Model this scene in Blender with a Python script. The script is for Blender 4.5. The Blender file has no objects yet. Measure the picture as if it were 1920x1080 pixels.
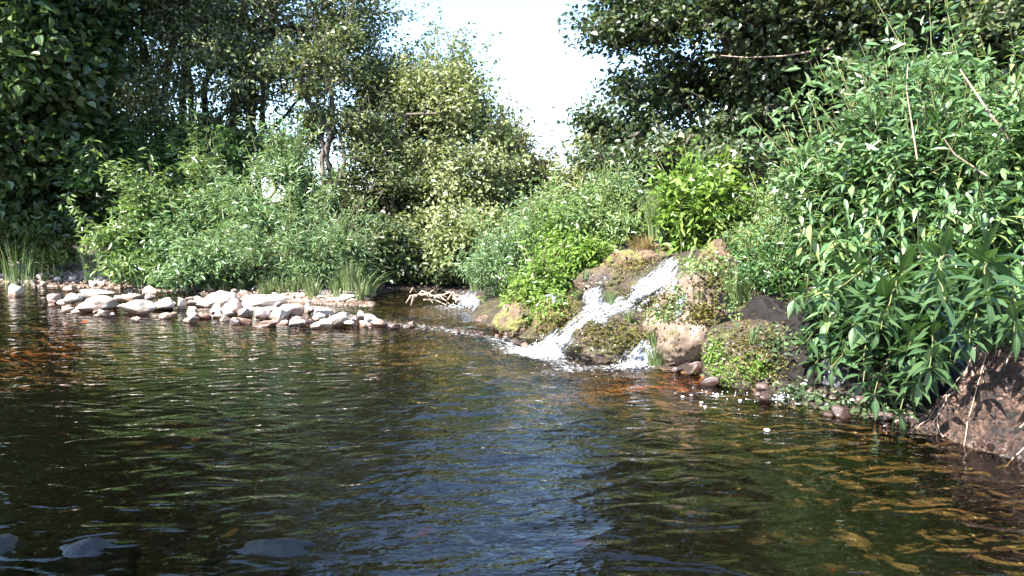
import bpy, math, random
import numpy as np
from mathutils import Vector, Matrix, Quaternion
from mathutils.bvhtree import BVHTree

S = bpy.context.scene
C = S.collection
R = math.radians
random.seed(7)
rng = np.random.default_rng(11)

# ------------------------------------------------------------ camera, sky, sun, exposure
FPX, CAMZ, HORIZON = 1400.0, 0.9, 410.0
PITCH = math.atan((540 - HORIZON) / FPX)
cam_d = bpy.data.cameras.new('camera')
cam = bpy.data.objects.new('camera', cam_d)
C.objects.link(cam)
cam.location = (0, 0, CAMZ)
cam.rotation_euler = (math.pi / 2 - PITCH, 0, 0)
cam_d.sensor_width = 36
cam_d.lens = 36 * FPX / 1920
cam_d.clip_start = 0.05
cam_d.clip_end = 2000
S.camera = cam

SUN_EL, SUN_AZ = R(48), R(-130)        # azimuth measured from +Y (view direction) towards +X
sun_dir = Vector((math.sin(SUN_AZ) * math.cos(SUN_EL), math.cos(SUN_AZ) * math.cos(SUN_EL), math.sin(SUN_EL)))
world = bpy.data.worlds.new('World')
S.world = world
world.use_nodes = True
wn = world.node_tree.nodes
sky = wn.new('ShaderNodeTexSky')
sky.sky_type = 'NISHITA'
sky.sun_disc = False
sky.sun_elevation = SUN_EL
sky.sun_rotation = SUN_AZ
sky.air_density = 1.0
sky.dust_density = 0.8
sky.ozone_density = 3.0
world.node_tree.links.new(sky.outputs[0], wn['Background'].inputs[0])
wn['Background'].inputs[1].default_value = 0.105
sun_l = bpy.data.lights.new('sun', 'SUN')
sun_l.energy = 5.0
sun_l.angle = R(0.5)
sun_l.color = (1.0, 0.95, 0.87)
sun = bpy.data.objects.new('sun', sun_l)
C.objects.link(sun)
sun.rotation_euler = sun_dir.to_track_quat('Z', 'Y').to_euler()
sun.location = (-8, -3, 15)

S.view_settings.view_transform = 'Standard'
S.view_settings.look = 'None'
S.view_settings.gamma = 1
S.view_settings.use_curve_mapping = False
S.view_settings.exposure = 2.45
S.render.engine = 'CYCLES'
S.cycles.transparent_max_bounces = 16
S.cycles.max_bounces = 8

# ------------------------------------------------------------ helpers
cp, sp_ = math.cos(PITCH), math.sin(PITCH)
CAM = Vector((0, 0, CAMZ))


def ray(px, py):
    cx, cy = (px - 960) / FPX, (540 - py) / FPX
    return Vector((cx, cp + cy * sp_, -sp_ + cy * cp))


def W(px, py, z=0.0):                    # the spot at height z that shows at that place of the photograph
    d = ray(px, py)
    return CAM + d * ((z - CAMZ) / d.z)


def A(px, py, Y):                        # the spot at distance Y
    d = ray(px, py)
    return CAM + d * (Y / d.y)


def tag(o, label=None, cat=None, group=None, kind=None):
    if label: o['label'] = label
    if cat: o['category'] = cat
    if group: o['group'] = group
    if kind: o['kind'] = kind
    return o


def link(name, me, parent=None, loc=None):
    o = bpy.data.objects.new(name, me)
    C.objects.link(o)
    if parent is not None: o.parent = parent
    if loc is not None: o.location = loc
    return o


def empty(name, loc=(0, 0, 0), rz=0.0):
    o = bpy.data.objects.new(name, None)
    C.objects.link(o)
    o.location = loc
    o.rotation_euler = (0, 0, rz)
    o.empty_display_size = 0.1
    return o


def np_mesh(name, V, F, mat, smooth=True, fattr=None, vattr=None):
    V = np.asarray(V, dtype=np.float32); F = np.asarray(F, dtype=np.int32)
    k = F.shape[1]
    me = bpy.data.meshes.new(name)
    me.vertices.add(len(V)); me.vertices.foreach_set('co', V.ravel())
    me.loops.add(F.size); me.loops.foreach_set('vertex_index', F.ravel())
    me.polygons.add(len(F))
    me.polygons.foreach_set('loop_start', np.arange(len(F), dtype=np.int32) * k)
    me.polygons.foreach_set('loop_total', np.full(len(F), k, dtype=np.int32))
    me.update(calc_edges=True)
    me.polygons.foreach_set('use_smooth', np.full(len(F), smooth, dtype=bool))
    for n, arr in (fattr or {}).items():
        a = me.attributes.new(n, 'FLOAT', 'FACE'); a.data.foreach_set('value', np.asarray(arr, dtype=np.float32))
    for n, arr in (vattr or {}).items():
        a = me.attributes.new(n, 'FLOAT', 'POINT'); a.data.foreach_set('value', np.asarray(arr, dtype=np.float32))
    if mat: me.materials.append(mat)
    return me


def _h(i, j, k, seed):
    n = (i * 374761393 + j * 668265263 + k * 2147483647 * 3 + seed * 974711) & 0xffffffff
    n = ((n ^ (n >> 13)) * 1274126177) & 0xffffffff
    n = ((n ^ (n >> 16)) * 2246822519) & 0xffffffff
    return ((n ^ (n >> 15)) & 0xffff) / 65535.0


def vnoise(x, y, z, seed=0):
    x, y, z = np.broadcast_arrays(np.asarray(x, float), np.asarray(y, float), np.asarray(z, float))
    xi, yi, zi = np.floor(x), np.floor(y), np.floor(z)
    fx, fy, fz = x - xi, y - yi, z - zi
    fx, fy, fz = [f * f * (3 - 2 * f) for f in (fx, fy, fz)]
    xi, yi, zi = xi.astype(np.int64), yi.astype(np.int64), zi.astype(np.int64)
    out = 0
    for dx in (0, 1):
        for dy in (0, 1):
            for dz in (0, 1):
                w = (fx if dx else 1 - fx) * (fy if dy else 1 - fy) * (fz if dz else 1 - fz)
                out = out + w * _h(xi + dx, yi + dy, zi + dz, seed)
    return out * 2 - 1


def fbm(x, y, z=0.0, oct=4, seed=0, gain=0.5):
    s, a, t = 0, 1.0, 0
    for o in range(oct):
        s = s + a * vnoise(np.asarray(x) * 2 ** o + 17.3 * o, np.asarray(y) * 2 ** o - 9.1 * o, np.asarray(z) * 2 ** o + 3.7 * o, seed + o)
        t += a; a *= gain
    return s / t


def sstep(a, b, x):
    t = np.clip((x - a) / (b - a), 0, 1)
    return t * t * (3 - 2 * t)


# ------------------------------------------------------------ materials
def mat(name):
    m = bpy.data.materials.new(name); m.use_nodes = True
    nt = m.node_tree
    b = nt.nodes['Principled BSDF']
    return m, nt, b


def N(nt, t, **kw):
    n = nt.nodes.new('ShaderNode' + t)
    for k, v in kw.items():
        if k in n.inputs: n.inputs[k].default_value = v
        else: setattr(n, k, v)
    return n


def ramp(nt, src, stops):
    r = nt.nodes.new('ShaderNodeValToRGB')
    e = r.color_ramp.elements
    e[0].position, e[0].color = stops[0][0], (*stops[0][1], 1)
    e[1].position, e[1].color = stops[-1][0], (*stops[-1][1], 1)
    for p, c in stops[1:-1]:
        x = e.new(p); x.color = (*c, 1)
    nt.links.new(src, r.inputs[0])
    return r.outputs[0]


def mixc(nt, fac, a, b, mode='MIX'):
    n = nt.nodes.new('ShaderNodeMix'); n.data_type = 'RGBA'; n.blend_type = mode
    for s, v in ((n.inputs[0], fac), (n.inputs[6], a), (n.inputs[7], b)):
        if hasattr(v, 'is_linked'): nt.links.new(v, s)
        elif isinstance(v, (int, float)): s.default_value = v
        else: s.default_value = (*v, 1)
    return n.outputs[2]


def leaf_mat(name, cols, trans=0.34, rough=0.33, spec=0.65, vein=False, attr=True):
    m, nt, b = mat(name)
    L = nt.links
    if attr:
        a = N(nt, 'Attribute', attribute_name='tint'); src = a.outputs['Fac']
    else:
        a = N(nt, 'ObjectInfo'); src = a.outputs['Random']
    n = len(cols)
    col = ramp(nt, src, [(i / (n - 1), c) for i, c in enumerate(cols)])
    if vein:
        v = N(nt, 'Attribute', attribute_name='mid')
        f = ramp(nt, v.outputs['Fac'], [(0.0, (0, 0, 0)), (0.86, (0, 0, 0)), (1.0, (0.55, 0.55, 0.55))])
        col = mixc(nt, f, col, (0.20, 0.28, 0.12))
    L.new(col, b.inputs['Base Color'])
    b.inputs['Roughness'].default_value = rough
    b.inputs['Specular IOR Level'].default_value = spec
    t = N(nt, 'BsdfTranslucent')
    tc = mixc(nt, 1.0, col, (0.95, 1.0, 0.45), 'MULTIPLY')
    L.new(tc, t.inputs[0])
    mx = N(nt, 'MixShader'); mx.inputs[0].default_value = trans
    L.new(b.outputs[0], mx.inputs[1]); L.new(t.outputs[0], mx.inputs[2])
    L.new(mx.outputs[0], nt.nodes['Material Output'].inputs[0])
    return m


def rock_mat(name, stops, scale=6, moss=None, moss_amt=0.5, rough=0.8, bump=0.6, wet=False, speck=None, bscale=30):
    m, nt, b = mat(name); L = nt.links
    g = N(nt, 'NewGeometry')
    n1 = N(nt, 'TexNoise', Scale=scale, Detail=8, Roughness=0.65)
    L.new(g.outputs['Position'], n1.inputs['Vector'])
    col = ramp(nt, n1.outputs['Fac'], stops)
    oi = N(nt, 'ObjectInfo')
    hv = ramp(nt, oi.outputs['Random'], [(0, (0.72, 0.66, 0.62)), (0.5, (1, 0.97, 0.93)), (1, (1, 1, 1))])
    col = mixc(nt, 0.8, col, hv, 'MULTIPLY')
    if speck:
        n3 = N(nt, 'TexNoise', Scale=scale * 14, Detail=3)
        L.new(g.outputs['Position'], n3.inputs['Vector'])
        f = ramp(nt, n3.outputs['Fac'], [(0.52, (0, 0, 0)), (0.62, (1, 1, 1))])
        col = mixc(nt, f, col, speck)
    if moss:
        n2 = N(nt, 'TexNoise', Scale=scale * 0.9, Detail=9, Roughness=0.7)
        L.new(g.outputs['Position'], n2.inputs['Vector'])
        f = ramp(nt, n2.outputs['Fac'], [(0.62 - 0.3 * moss_amt, (0, 0, 0)), (0.74 - 0.3 * moss_amt, (1, 1, 1))])
        n4 = N(nt, 'TexNoise', Scale=scale * 7, Detail=4)
        L.new(g.outputs['Position'], n4.inputs['Vector'])
        mc = ramp(nt, n4.outputs['Fac'], [(0.3, tuple(c * 0.5 for c in moss)), (0.7, moss)])
        col = mixc(nt, f, col, mc)
    # the stone is wet and darker just above the water
    sx = N(nt, 'SeparateXYZ'); L.new(g.outputs['Position'], sx.inputs[0])
    nw = N(nt, 'TexNoise', Scale=9.0, Detail=3); L.new(g.outputs['Position'], nw.inputs['Vector'])
    ma = N(nt, 'Math', operation='MULTIPLY_ADD'); L.new(nw.outputs['Fac'], ma.inputs[0]); ma.inputs[1].default_value = -0.06
    L.new(sx.outputs[2], ma.inputs[2])
    wf = ramp(nt, ma.outputs[0], [(0.0, (1, 1, 1)), (0.03, (0, 0, 0))])
    col = mixc(nt, wf, col, mixc(nt, 1.0, col, (0.42, 0.34, 0.29), 'MULTIPLY'))
    L.new(col, b.inputs['Base Color'])
    if wet:
        b.inputs['Roughness'].default_value = rough
        b.inputs['Coat Weight'].default_value = 0.5
        b.inputs['Coat Roughness'].default_value = 0.12
    else:
        rr = ramp(nt, wf, [(0, (rough,) * 3), (1, (0.25,) * 3)])
        L.new(rr, b.inputs['Roughness'])
    if name.startswith('submerged'): b.inputs['Coat Weight'].default_value = 0.12
    if name.startswith('black'): b.inputs['Specular IOR Level'].default_value = 0.15
    nb = N(nt, 'TexNoise', Scale=bscale, Detail=8, Roughness=0.7)
    L.new(g.outputs['Position'], nb.inputs['Vector'])
    bp = N(nt, 'Bump', Strength=bump, Distance=0.02)
    L.new(nb.outputs['Fac'], bp.inputs['Height']); L.new(bp.outputs[0], b.inputs['Normal'])
    return m


M = {}
M['alder'] = leaf_mat('alder_leaf', [(0.060, 0.092, 0.040), (0.112, 0.150, 0.060), (0.194, 0.216, 0.101), (0.305, 0.300, 0.180)])
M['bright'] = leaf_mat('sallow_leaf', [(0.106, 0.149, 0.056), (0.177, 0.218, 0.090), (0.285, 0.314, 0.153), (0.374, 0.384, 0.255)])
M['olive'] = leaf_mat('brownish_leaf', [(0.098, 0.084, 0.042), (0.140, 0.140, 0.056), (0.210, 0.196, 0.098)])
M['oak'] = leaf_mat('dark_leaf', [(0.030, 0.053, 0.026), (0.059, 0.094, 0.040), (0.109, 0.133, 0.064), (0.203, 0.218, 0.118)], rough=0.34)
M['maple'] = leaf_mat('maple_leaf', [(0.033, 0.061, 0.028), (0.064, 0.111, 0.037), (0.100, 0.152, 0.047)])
M['willow'] = leaf_mat('willow_leaf', [(0.078, 0.149, 0.061), (0.139, 0.223, 0.096), (0.202, 0.297, 0.157), (0.279, 0.297, 0.140)])
M['herb'] = leaf_mat('herb_leaf', [(0.093, 0.164, 0.061), (0.171, 0.253, 0.088), (0.265, 0.327, 0.140)])
M['nettle'] = leaf_mat('nettle_leaf', [(0.092, 0.172, 0.029), (0.149, 0.241, 0.040), (0.218, 0.299, 0.081)])
M['teal'] = leaf_mat('fern_leaf', [(0.039, 0.094, 0.033), (0.072, 0.150, 0.050), (0.143, 0.225, 0.066)])
M['balsam'] = leaf_mat('balsam_leaf', [(0.057, 0.120, 0.050), (0.083, 0.164, 0.065), (0.127, 0.221, 0.101), (0.164, 0.253, 0.086), (0.21, 0.27, 0.09)], rough=0.33, vein=True, attr=False)
M['balsam_shaded'] = leaf_mat('shaded_balsam_leaf', [(0.03, 0.07, 0.028), (0.045, 0.095, 0.035), (0.065, 0.12, 0.045)], rough=0.4, vein=True, attr=False)  # shaded copy of the balsam leaf: shade put into its colour
M['nettle_single'] = leaf_mat('nettle_big_leaf', [(0.10, 0.17, 0.03), (0.17, 0.25, 0.05), (0.24, 0.30, 0.09)], rough=0.4, vein=True, attr=False)
M['moss'] = leaf_mat('moss_tuft', [(0.03, 0.028, 0.01), (0.08, 0.07, 0.02), (0.13, 0.12, 0.03), (0.18, 0.11, 0.05)], trans=.1, rough=.7, spec=.2)
M['balsam_bulk'] = leaf_mat('balsam_small_leaf', [(0.057, 0.120, 0.050), (0.095, 0.177, 0.065), (0.140, 0.234, 0.101), (0.216, 0.265, 0.159)], rough=0.33)
M['grass'] = leaf_mat('grass_blade', [(0.06, 0.10, 0.035), (0.10, 0.15, 0.055), (0.16, 0.18, 0.08)], trans=0.2)
M['dry'] = leaf_mat('dry_grass', [(0.20, 0.12, 0.06), (0.28, 0.20, 0.10), (0.26, 0.25, 0.10)], trans=0.2)
M['fallen_red'] = leaf_mat('red_leaf', [(0.30, 0.03, 0.015), (0.34, 0.06, 0.02)], trans=0.1, attr=False)
M['fallen_yellow'] = leaf_mat('yellow_leaf', [(0.45, 0.22, 0.05), (0.5, 0.40, 0.18)], trans=0.1, attr=False)


def bark(name, a, b_, sc=14):
    m, nt, b = mat(name); L = nt.links
    g = N(nt, 'NewGeometry')
    n1 = N(nt, 'TexNoise', Scale=sc, Detail=6)
    mp = N(nt, 'Mapping'); mp.inputs['Scale'].default_value = (1, 1, 0.25)
    L.new(g.outputs['Position'], mp.inputs[0]); L.new(mp.outputs[0], n1.inputs['Vector'])
    L.new(ramp(nt, n1.outputs['Fac'], [(0.3, a), (0.7, b_)]), b.inputs['Base Color'])
    b.inputs['Roughness'].default_value = 0.85
    bp = N(nt, 'Bump', Strength=0.6, Distance=0.02)
    L.new(n1.outputs['Fac'], bp.inputs['Height']); L.new(bp.outputs[0], b.inputs['Normal'])
    return m


M['bark'] = bark('bark', (0.035, 0.028, 0.022), (0.12, 0.10, 0.085))
M['palebark'] = bark('pale_bark', (0.10, 0.085, 0.07), (0.26, 0.23, 0.20))
M['stem'] = bark('stem', (0.07, 0.10, 0.03), (0.16, 0.15, 0.06))
M['redstem'] = bark('reddish_stem', (0.16, 0.06, 0.035), (0.30, 0.16, 0.10))
M['twig'] = bark('dead_twig', (0.22, 0.15, 0.11), (0.45, 0.34, 0.27))

M['cobble'] = rock_mat('pale_cobble', [(0.3, (0.18, 0.15, 0.13)), (0.5, (0.38, 0.34, 0.31)), (0.72, (0.52, 0.48, 0.45))], 7, speck=(0.20, 0.15, 0.12), bump=0.35, bscale=40)
M['whitestone'] = rock_mat('white_stone', [(0.3, (0.40, 0.36, 0.32)), (0.6, (0.66, 0.63, 0.60))], 6, speck=(0.44, 0.38, 0.33), bump=0.4)
M['pinkstone'] = rock_mat('pink_stone', [(0.3, (0.25, 0.16, 0.13)), (0.7, (0.48, 0.37, 0.32))], 7, speck=(0.32, 0.22, 0.19), bump=0.35)
M['wetstone'] = rock_mat('dark_wet_stone', [(0.3, (0.05, 0.035, 0.035)), (0.7, (0.15, 0.10, 0.09))], 7, wet=True, rough=0.3)
M['mossrock'] = rock_mat('mossy_rock', [(0.36, (0.018, 0.013, 0.010)), (0.5, (0.07, 0.045, 0.026)), (0.66, (0.15, 0.10, 0.06))], 9, moss=(0.10, 0.095, 0.025), moss_amt=0.45, wet=True, rough=0.5, bump=1.0, speck=(0.02, 0.017, 0.013), bscale=45)
M['oliverock'] = rock_mat('olive_moss_rock', [(0.3, (0.06, 0.04, 0.02)), (0.7, (0.20, 0.12, 0.07))], 8, moss=(0.14, 0.12, 0.03), moss_amt=0.8, bump=0.9, bscale=50)
M['tufa'] = rock_mat('pale_tufa', [(0.34, (0.07, 0.05, 0.038)), (0.5, (0.17, 0.13, 0.10)), (0.64, (0.29, 0.23, 0.185))], 9, moss=(0.11, 0.10, 0.04), moss_amt=0.3, bump=0.9, bscale=28)
M['brownrock'] = rock_mat('brown_rock', [(0.3, (0.03, 0.02, 0.014)), (0.5, (0.09, 0.055, 0.036)), (0.7, (0.18, 0.12, 0.085))], 8, moss=(0.16, 0.16, 0.04), moss_amt=0.5, bump=1.0, bscale=38)
M['shaderock'] = rock_mat('black_shade_rock', [(0.3, (0.005, 0.004, 0.004)), (0.7, (0.022, 0.019, 0.017))], 9, bump=0.8, rough=0.6)  # near black base colour carries the shade under the plants
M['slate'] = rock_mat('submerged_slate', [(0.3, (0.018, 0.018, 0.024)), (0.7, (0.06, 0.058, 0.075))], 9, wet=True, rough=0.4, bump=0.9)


def ground_mat():
    m, nt, b = mat('stream_ground'); L = nt.links
    g = N(nt, 'NewGeometry')
    pos = g.outputs['Position']
    z = N(nt, 'SeparateXYZ'); L.new(pos, z.inputs[0])
    n1 = N(nt, 'TexNoise', Scale=2.2, Detail=10, Roughness=0.65); L.new(pos, n1.inputs['Vector'])
    soil = ramp(nt, n1.outputs['Fac'], [(0.3, (0.02, 0.013, 0.010)), (0.55, (0.05, 0.034, 0.024)), (0.75, (0.10, 0.075, 0.05))])
    v = N(nt, 'TexVoronoi', Scale=45.0); L.new(pos, v.inputs['Vector'])
    rc = N(nt, 'SeparateColor'); L.new(v.outputs['Color'], rc.inputs[0])
    peb = ramp(nt, rc.outputs[0], [(0.0, (0.05, 0.03, 0.015)), (0.4, (0.105, 0.075, 0.042)), (0.75, (0.13, 0.115, 0.06)), (0.93, (0.15, 0.09, 0.05)), (1.0, (0.30, 0.26, 0.18))])
    n5 = N(nt, 'TexNoise', Scale=1.3, Detail=4); L.new(pos, n5.inputs['Vector'])
    alg = ramp(nt, n5.outputs['Fac'], [(0.40, (0, 0, 0)), (0.60, (0.75, 0.75, 0.75))])
    peb = mixc(nt, alg, peb, (0.085, 0.075, 0.022))
    grav = ramp(nt, rc.outputs[1], [(0.0, (0.22, 0.17, 0.13)), (0.5, (0.42, 0.36, 0.31)), (1.0, (0.62, 0.58, 0.54))])
    under = ramp(nt, z.outputs[2], [(0.0, (0, 0, 0)), (0.004, (1, 1, 1))])
    ga = N(nt, 'Attribute', attribute_name='gravel')
    col = mixc(nt, ga.outputs['Fac'], soil, grav)
    cr = N(nt, 'Attribute', attribute_name='crag')
    n7 = N(nt, 'TexNoise', Scale=11, Detail=9, Roughness=0.7); L.new(pos, n7.inputs['Vector'])
    crc = ramp(nt, n7.outputs['Fac'], [(0.34, (0.022, 0.016, 0.012)), (0.5, (0.05, 0.036, 0.02)), (0.58, (0.09, 0.085, 0.025)), (0.7, (0.13, 0.085, 0.05))])
    col = mixc(nt, cr.outputs['Fac'], col, crc)
    ra = N(nt, 'Attribute', attribute_name='earth')
    n6 = N(nt, 'TexNoise', Scale=16, Detail=8, Roughness=0.7); L.new(pos, n6.inputs['Vector'])
    earth = ramp(nt, n6.outputs['Fac'], [(0.40, (0.012, 0.008, 0.007)), (0.5, (0.06, 0.03, 0.02)), (0.62, (0.17, 0.10, 0.07))])
    col = mixc(nt, ra.outputs['Fac'], col, earth)
    rus = N(nt, 'Attribute', attribute_name='rust')
    peb = mixc(nt, rus.outputs['Fac'], peb, (0.34, 0.11, 0.025))
    col = mixc(nt, under, peb, col)
    L.new(col, b.inputs['Base Color'])
    b.inputs['Roughness'].default_value = 0.9
    nb = N(nt, 'TexNoise', Scale=24, Detail=9, Roughness=0.75); L.new(pos, nb.inputs['Vector'])
    ad = N(nt, 'Math', operation='ADD'); L.new(nb.outputs['Fac'], ad.inputs[0])
    mu = N(nt, 'Math', operation='MULTIPLY'); L.new(v.outputs['Distance'], mu.inputs[0]); mu.inputs[1].default_value = -0.8
    L.new(mu.outputs[0], ad.inputs[1])
    bp = N(nt, 'Bump', Strength=1.0, Distance=0.05); L.new(ad.outputs[0], bp.inputs['Height'])
    L.new(bp.outputs[0], b.inputs['Normal'])
    return m


M['ground'] = ground_mat()


def water_mat():
    m, nt, b = mat('stream_water'); L = nt.links
    nt.nodes.remove(b)
    g = N(nt, 'NewGeometry'); pos = g.outputs['Position']
    mp = N(nt, 'Mapping'); mp.inputs['Scale'].default_value = (1.0, 1.7, 1.0); mp.inputs['Rotation'].default_value = (0, 0, R(-12))
    L.new(pos, mp.inputs[0])
    n1 = N(nt, 'TexNoise', Scale=4.6, Detail=1.2, Roughness=0.4, Distortion=1.2); L.new(mp.outputs[0], n1.inputs['Vector'])
    n2 = N(nt, 'TexNoise', Scale=24.0, Detail=1, Roughness=0.5, Distortion=0.8); L.new(mp.outputs[0], n2.inputs['Vector'])
    rf = N(nt, 'Attribute', attribute_name='riffle')
    ma = N(nt, 'Math', operation='MULTIPLY_ADD'); L.new(rf.outputs['Fac'], ma.inputs[0]); ma.inputs[1].default_value = 1.6; ma.inputs[2].default_value = 0.09
    mm = N(nt, 'Math', operation='MULTIPLY'); L.new(n2.outputs['Fac'], mm.inputs[0]); L.new(ma.outputs[0], mm.inputs[1])
    ad = N(nt, 'Math', operation='ADD'); L.new(n1.outputs['Fac'], ad.inputs[0]); L.new(mm.outputs[0], ad.inputs[1])
    bp = N(nt, 'Bump', Strength=1.0, Distance=0.013); L.new(ad.outputs[0], bp.inputs['Height'])
    fr = N(nt, 'Fresnel', IOR=1.54); L.new(bp.outputs[0], fr.inputs['Normal'])
    gl = N(nt, 'BsdfGlossy', Roughness=0.01); L.new(bp.outputs[0], gl.inputs['Normal'])
    tr = N(nt, 'BsdfTransparent'); tr.inputs[0].default_value = (0.82, 0.70, 0.50, 1)
    mx = N(nt, 'MixShader'); L.new(fr.outputs[0], mx.inputs[0]); L.new(tr.outputs[0], mx.inputs[1]); L.new(gl.outputs[0], mx.inputs[2])
    # broken white water in the riffle
    df = N(nt, 'BsdfDiffuse'); df.inputs[0].default_value = (0.8, 0.82, 0.85, 1)
    n3 = N(nt, 'TexNoise', Scale=34.0, Detail=6, Roughness=0.75); L.new(mp.outputs[0], n3.inputs['Vector'])
    fo = N(nt, 'Attribute', attribute_name='foam')
    s = N(nt, 'Math', operation='ADD'); L.new(n3.outputs['Fac'], s.inputs[0]); L.new(fo.outputs['Fac'], s.inputs[1])
    ff = ramp(nt, s.outputs[0], [(0.74, (0, 0, 0)), (0.95, (1, 1, 1))])
    mx2 = N(nt, 'MixShader'); L.new(ff, mx2.inputs[0]); L.new(mx.outputs[0], mx2.inputs[1]); L.new(df.outputs[0], mx2.inputs[2])
    L.new(mx2.outputs[0], nt.nodes['Material Output'].inputs[0])
    return m


M['water'] = water_mat()


def fall_mat():
    m, nt, b = mat('white_water'); L = nt.links
    b.inputs['Base Color'].default_value = (0.42, 0.46, 0.54, 1)
    b.inputs['Roughness'].default_value = 0.25
    u = N(nt, 'Attribute', attribute_name='across'); v = N(nt, 'Attribute', attribute_name='along'); e = N(nt, 'Attribute', attribute_name='streak')
    def noise(su, sv, det, dist=0.0):
        mu = N(nt, 'Math', operation='MULTIPLY'); L.new(u.outputs['Fac'], mu.inputs[0]); mu.inputs[1].default_value = su
        mv = N(nt, 'Math', operation='MULTIPLY'); L.new(v.outputs['Fac'], mv.inputs[0]); mv.inputs[1].default_value = sv
        c = N(nt, 'CombineXYZ'); L.new(mu.outputs[0], c.inputs[0]); L.new(mv.outputs[0], c.inputs[1])
        n = N(nt, 'TexNoise', Scale=1.0, Detail=det, Roughness=0.6, Distortion=dist); L.new(c.outputs[0], n.inputs['Vector'])
        return n.outputs['Fac']
    n1 = noise(46, 7, 4, 0.6); n2 = noise(130, 60, 4)
    s1 = N(nt, 'Math', operation='MULTIPLY_ADD'); L.new(n1, s1.inputs[0]); s1.inputs[1].default_value = 3.2; L.new(e.outputs['Fac'], s1.inputs[2])
    s2 = N(nt, 'Math', operation='MULTIPLY_ADD'); L.new(n2, s2.inputs[0]); s2.inputs[1].default_value = 1.1; L.new(s1.outputs[0], s2.inputs[2])
    f = ramp(nt, s2.outputs[0], [(0.0, (0.0,) * 3), (1.0, (1.0,) * 3)])
    mr = N(nt, 'MapRange'); mr.inputs[1].default_value = 1.55; mr.inputs[2].default_value = 2.15; L.new(s2.outputs[0], mr.inputs[0])
    tr = N(nt, 'BsdfTransparent'); tr.inputs[0].default_value = (0.93, 0.95, 0.97, 1)
    bp = N(nt, 'Bump', Strength=1.0, Distance=0.012); L.new(s2.outputs[0], bp.inputs['Height']); L.new(bp.outputs[0], b.inputs['Normal'])
    mx = N(nt, 'MixShader'); L.new(mr.outputs[0], mx.inputs[0]); L.new(tr.outputs[0], mx.inputs[1]); L.new(b.outputs[0], mx.inputs[2])
    L.new(mx.outputs[0], nt.nodes['Material Output'].inputs[0])
    return m


M['fall'] = fall_mat()

# ------------------------------------------------------------ ground and water
right_shore = [(3.4, -4.0), (2.75, 0.5), (2.3, 2.4)] + [tuple(W(*p)[:2]) for p in
    [(1920, 868), (1800, 836), (1690, 795), (1560, 772), (1480, 752), (1400, 730), (1310, 705), (1230, 690), (1150, 672), (1070, 655), (1010, 640), (940, 622), (895, 600), (870, 578), (858, 566), (850, 552)]]
back_shore = [tuple(W(*p)[:2]) for p in [(830, 545), (760, 543), (715, 548), (700, 560), (680, 566), (600, 562), (520, 556), (440, 549), (330, 541), (200, 534), (90, 530), (0, 526), (-300, 522)]]
left_shore = [(-11, 9.0), (-9, 7.2), (-7.0, 6.2), (-5.6, 4.6), (-4.2, 3.0), (-3.3, 1.2), (-2.6, -4.0)]
poly = np.array(right_shore + back_shore + left_shore)
ISLAND = np.array([tuple(W(*p)[:2]) for p in [(110, 574), (200, 580), (300, 580), (420, 584), (520, 592), (620, 600)]])


def seg_dist(x, y, P, closed=True):
    d = np.full(np.shape(x), 1e9)
    n = len(P)
    for i in range(n if closed else n - 1):
        a, b = P[i], P[(i + 1) % n]
        ab = b - a
        t = np.clip(((x - a[0]) * ab[0] + (y - a[1]) * ab[1]) / (ab @ ab), 0, 1)
        d = np.minimum(d, np.hypot(x - a[0] - t * ab[0], y - a[1] - t * ab[1]))
    return d


def inside(x, y, P):
    c = np.zeros(np.shape(x), bool)
    n = len(P)
    for i in range(n):
        (x1, y1), (x2, y2) = P[i], P[(i + 1) % n]
        if y1 == y2: continue
        m = ((y1 > y) != (y2 > y)) & (x < (x2 - x1) * (y - y1) / (y2 - y1) + x1)
        c ^= m
    return c


RS = np.array(right_shore)


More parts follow.
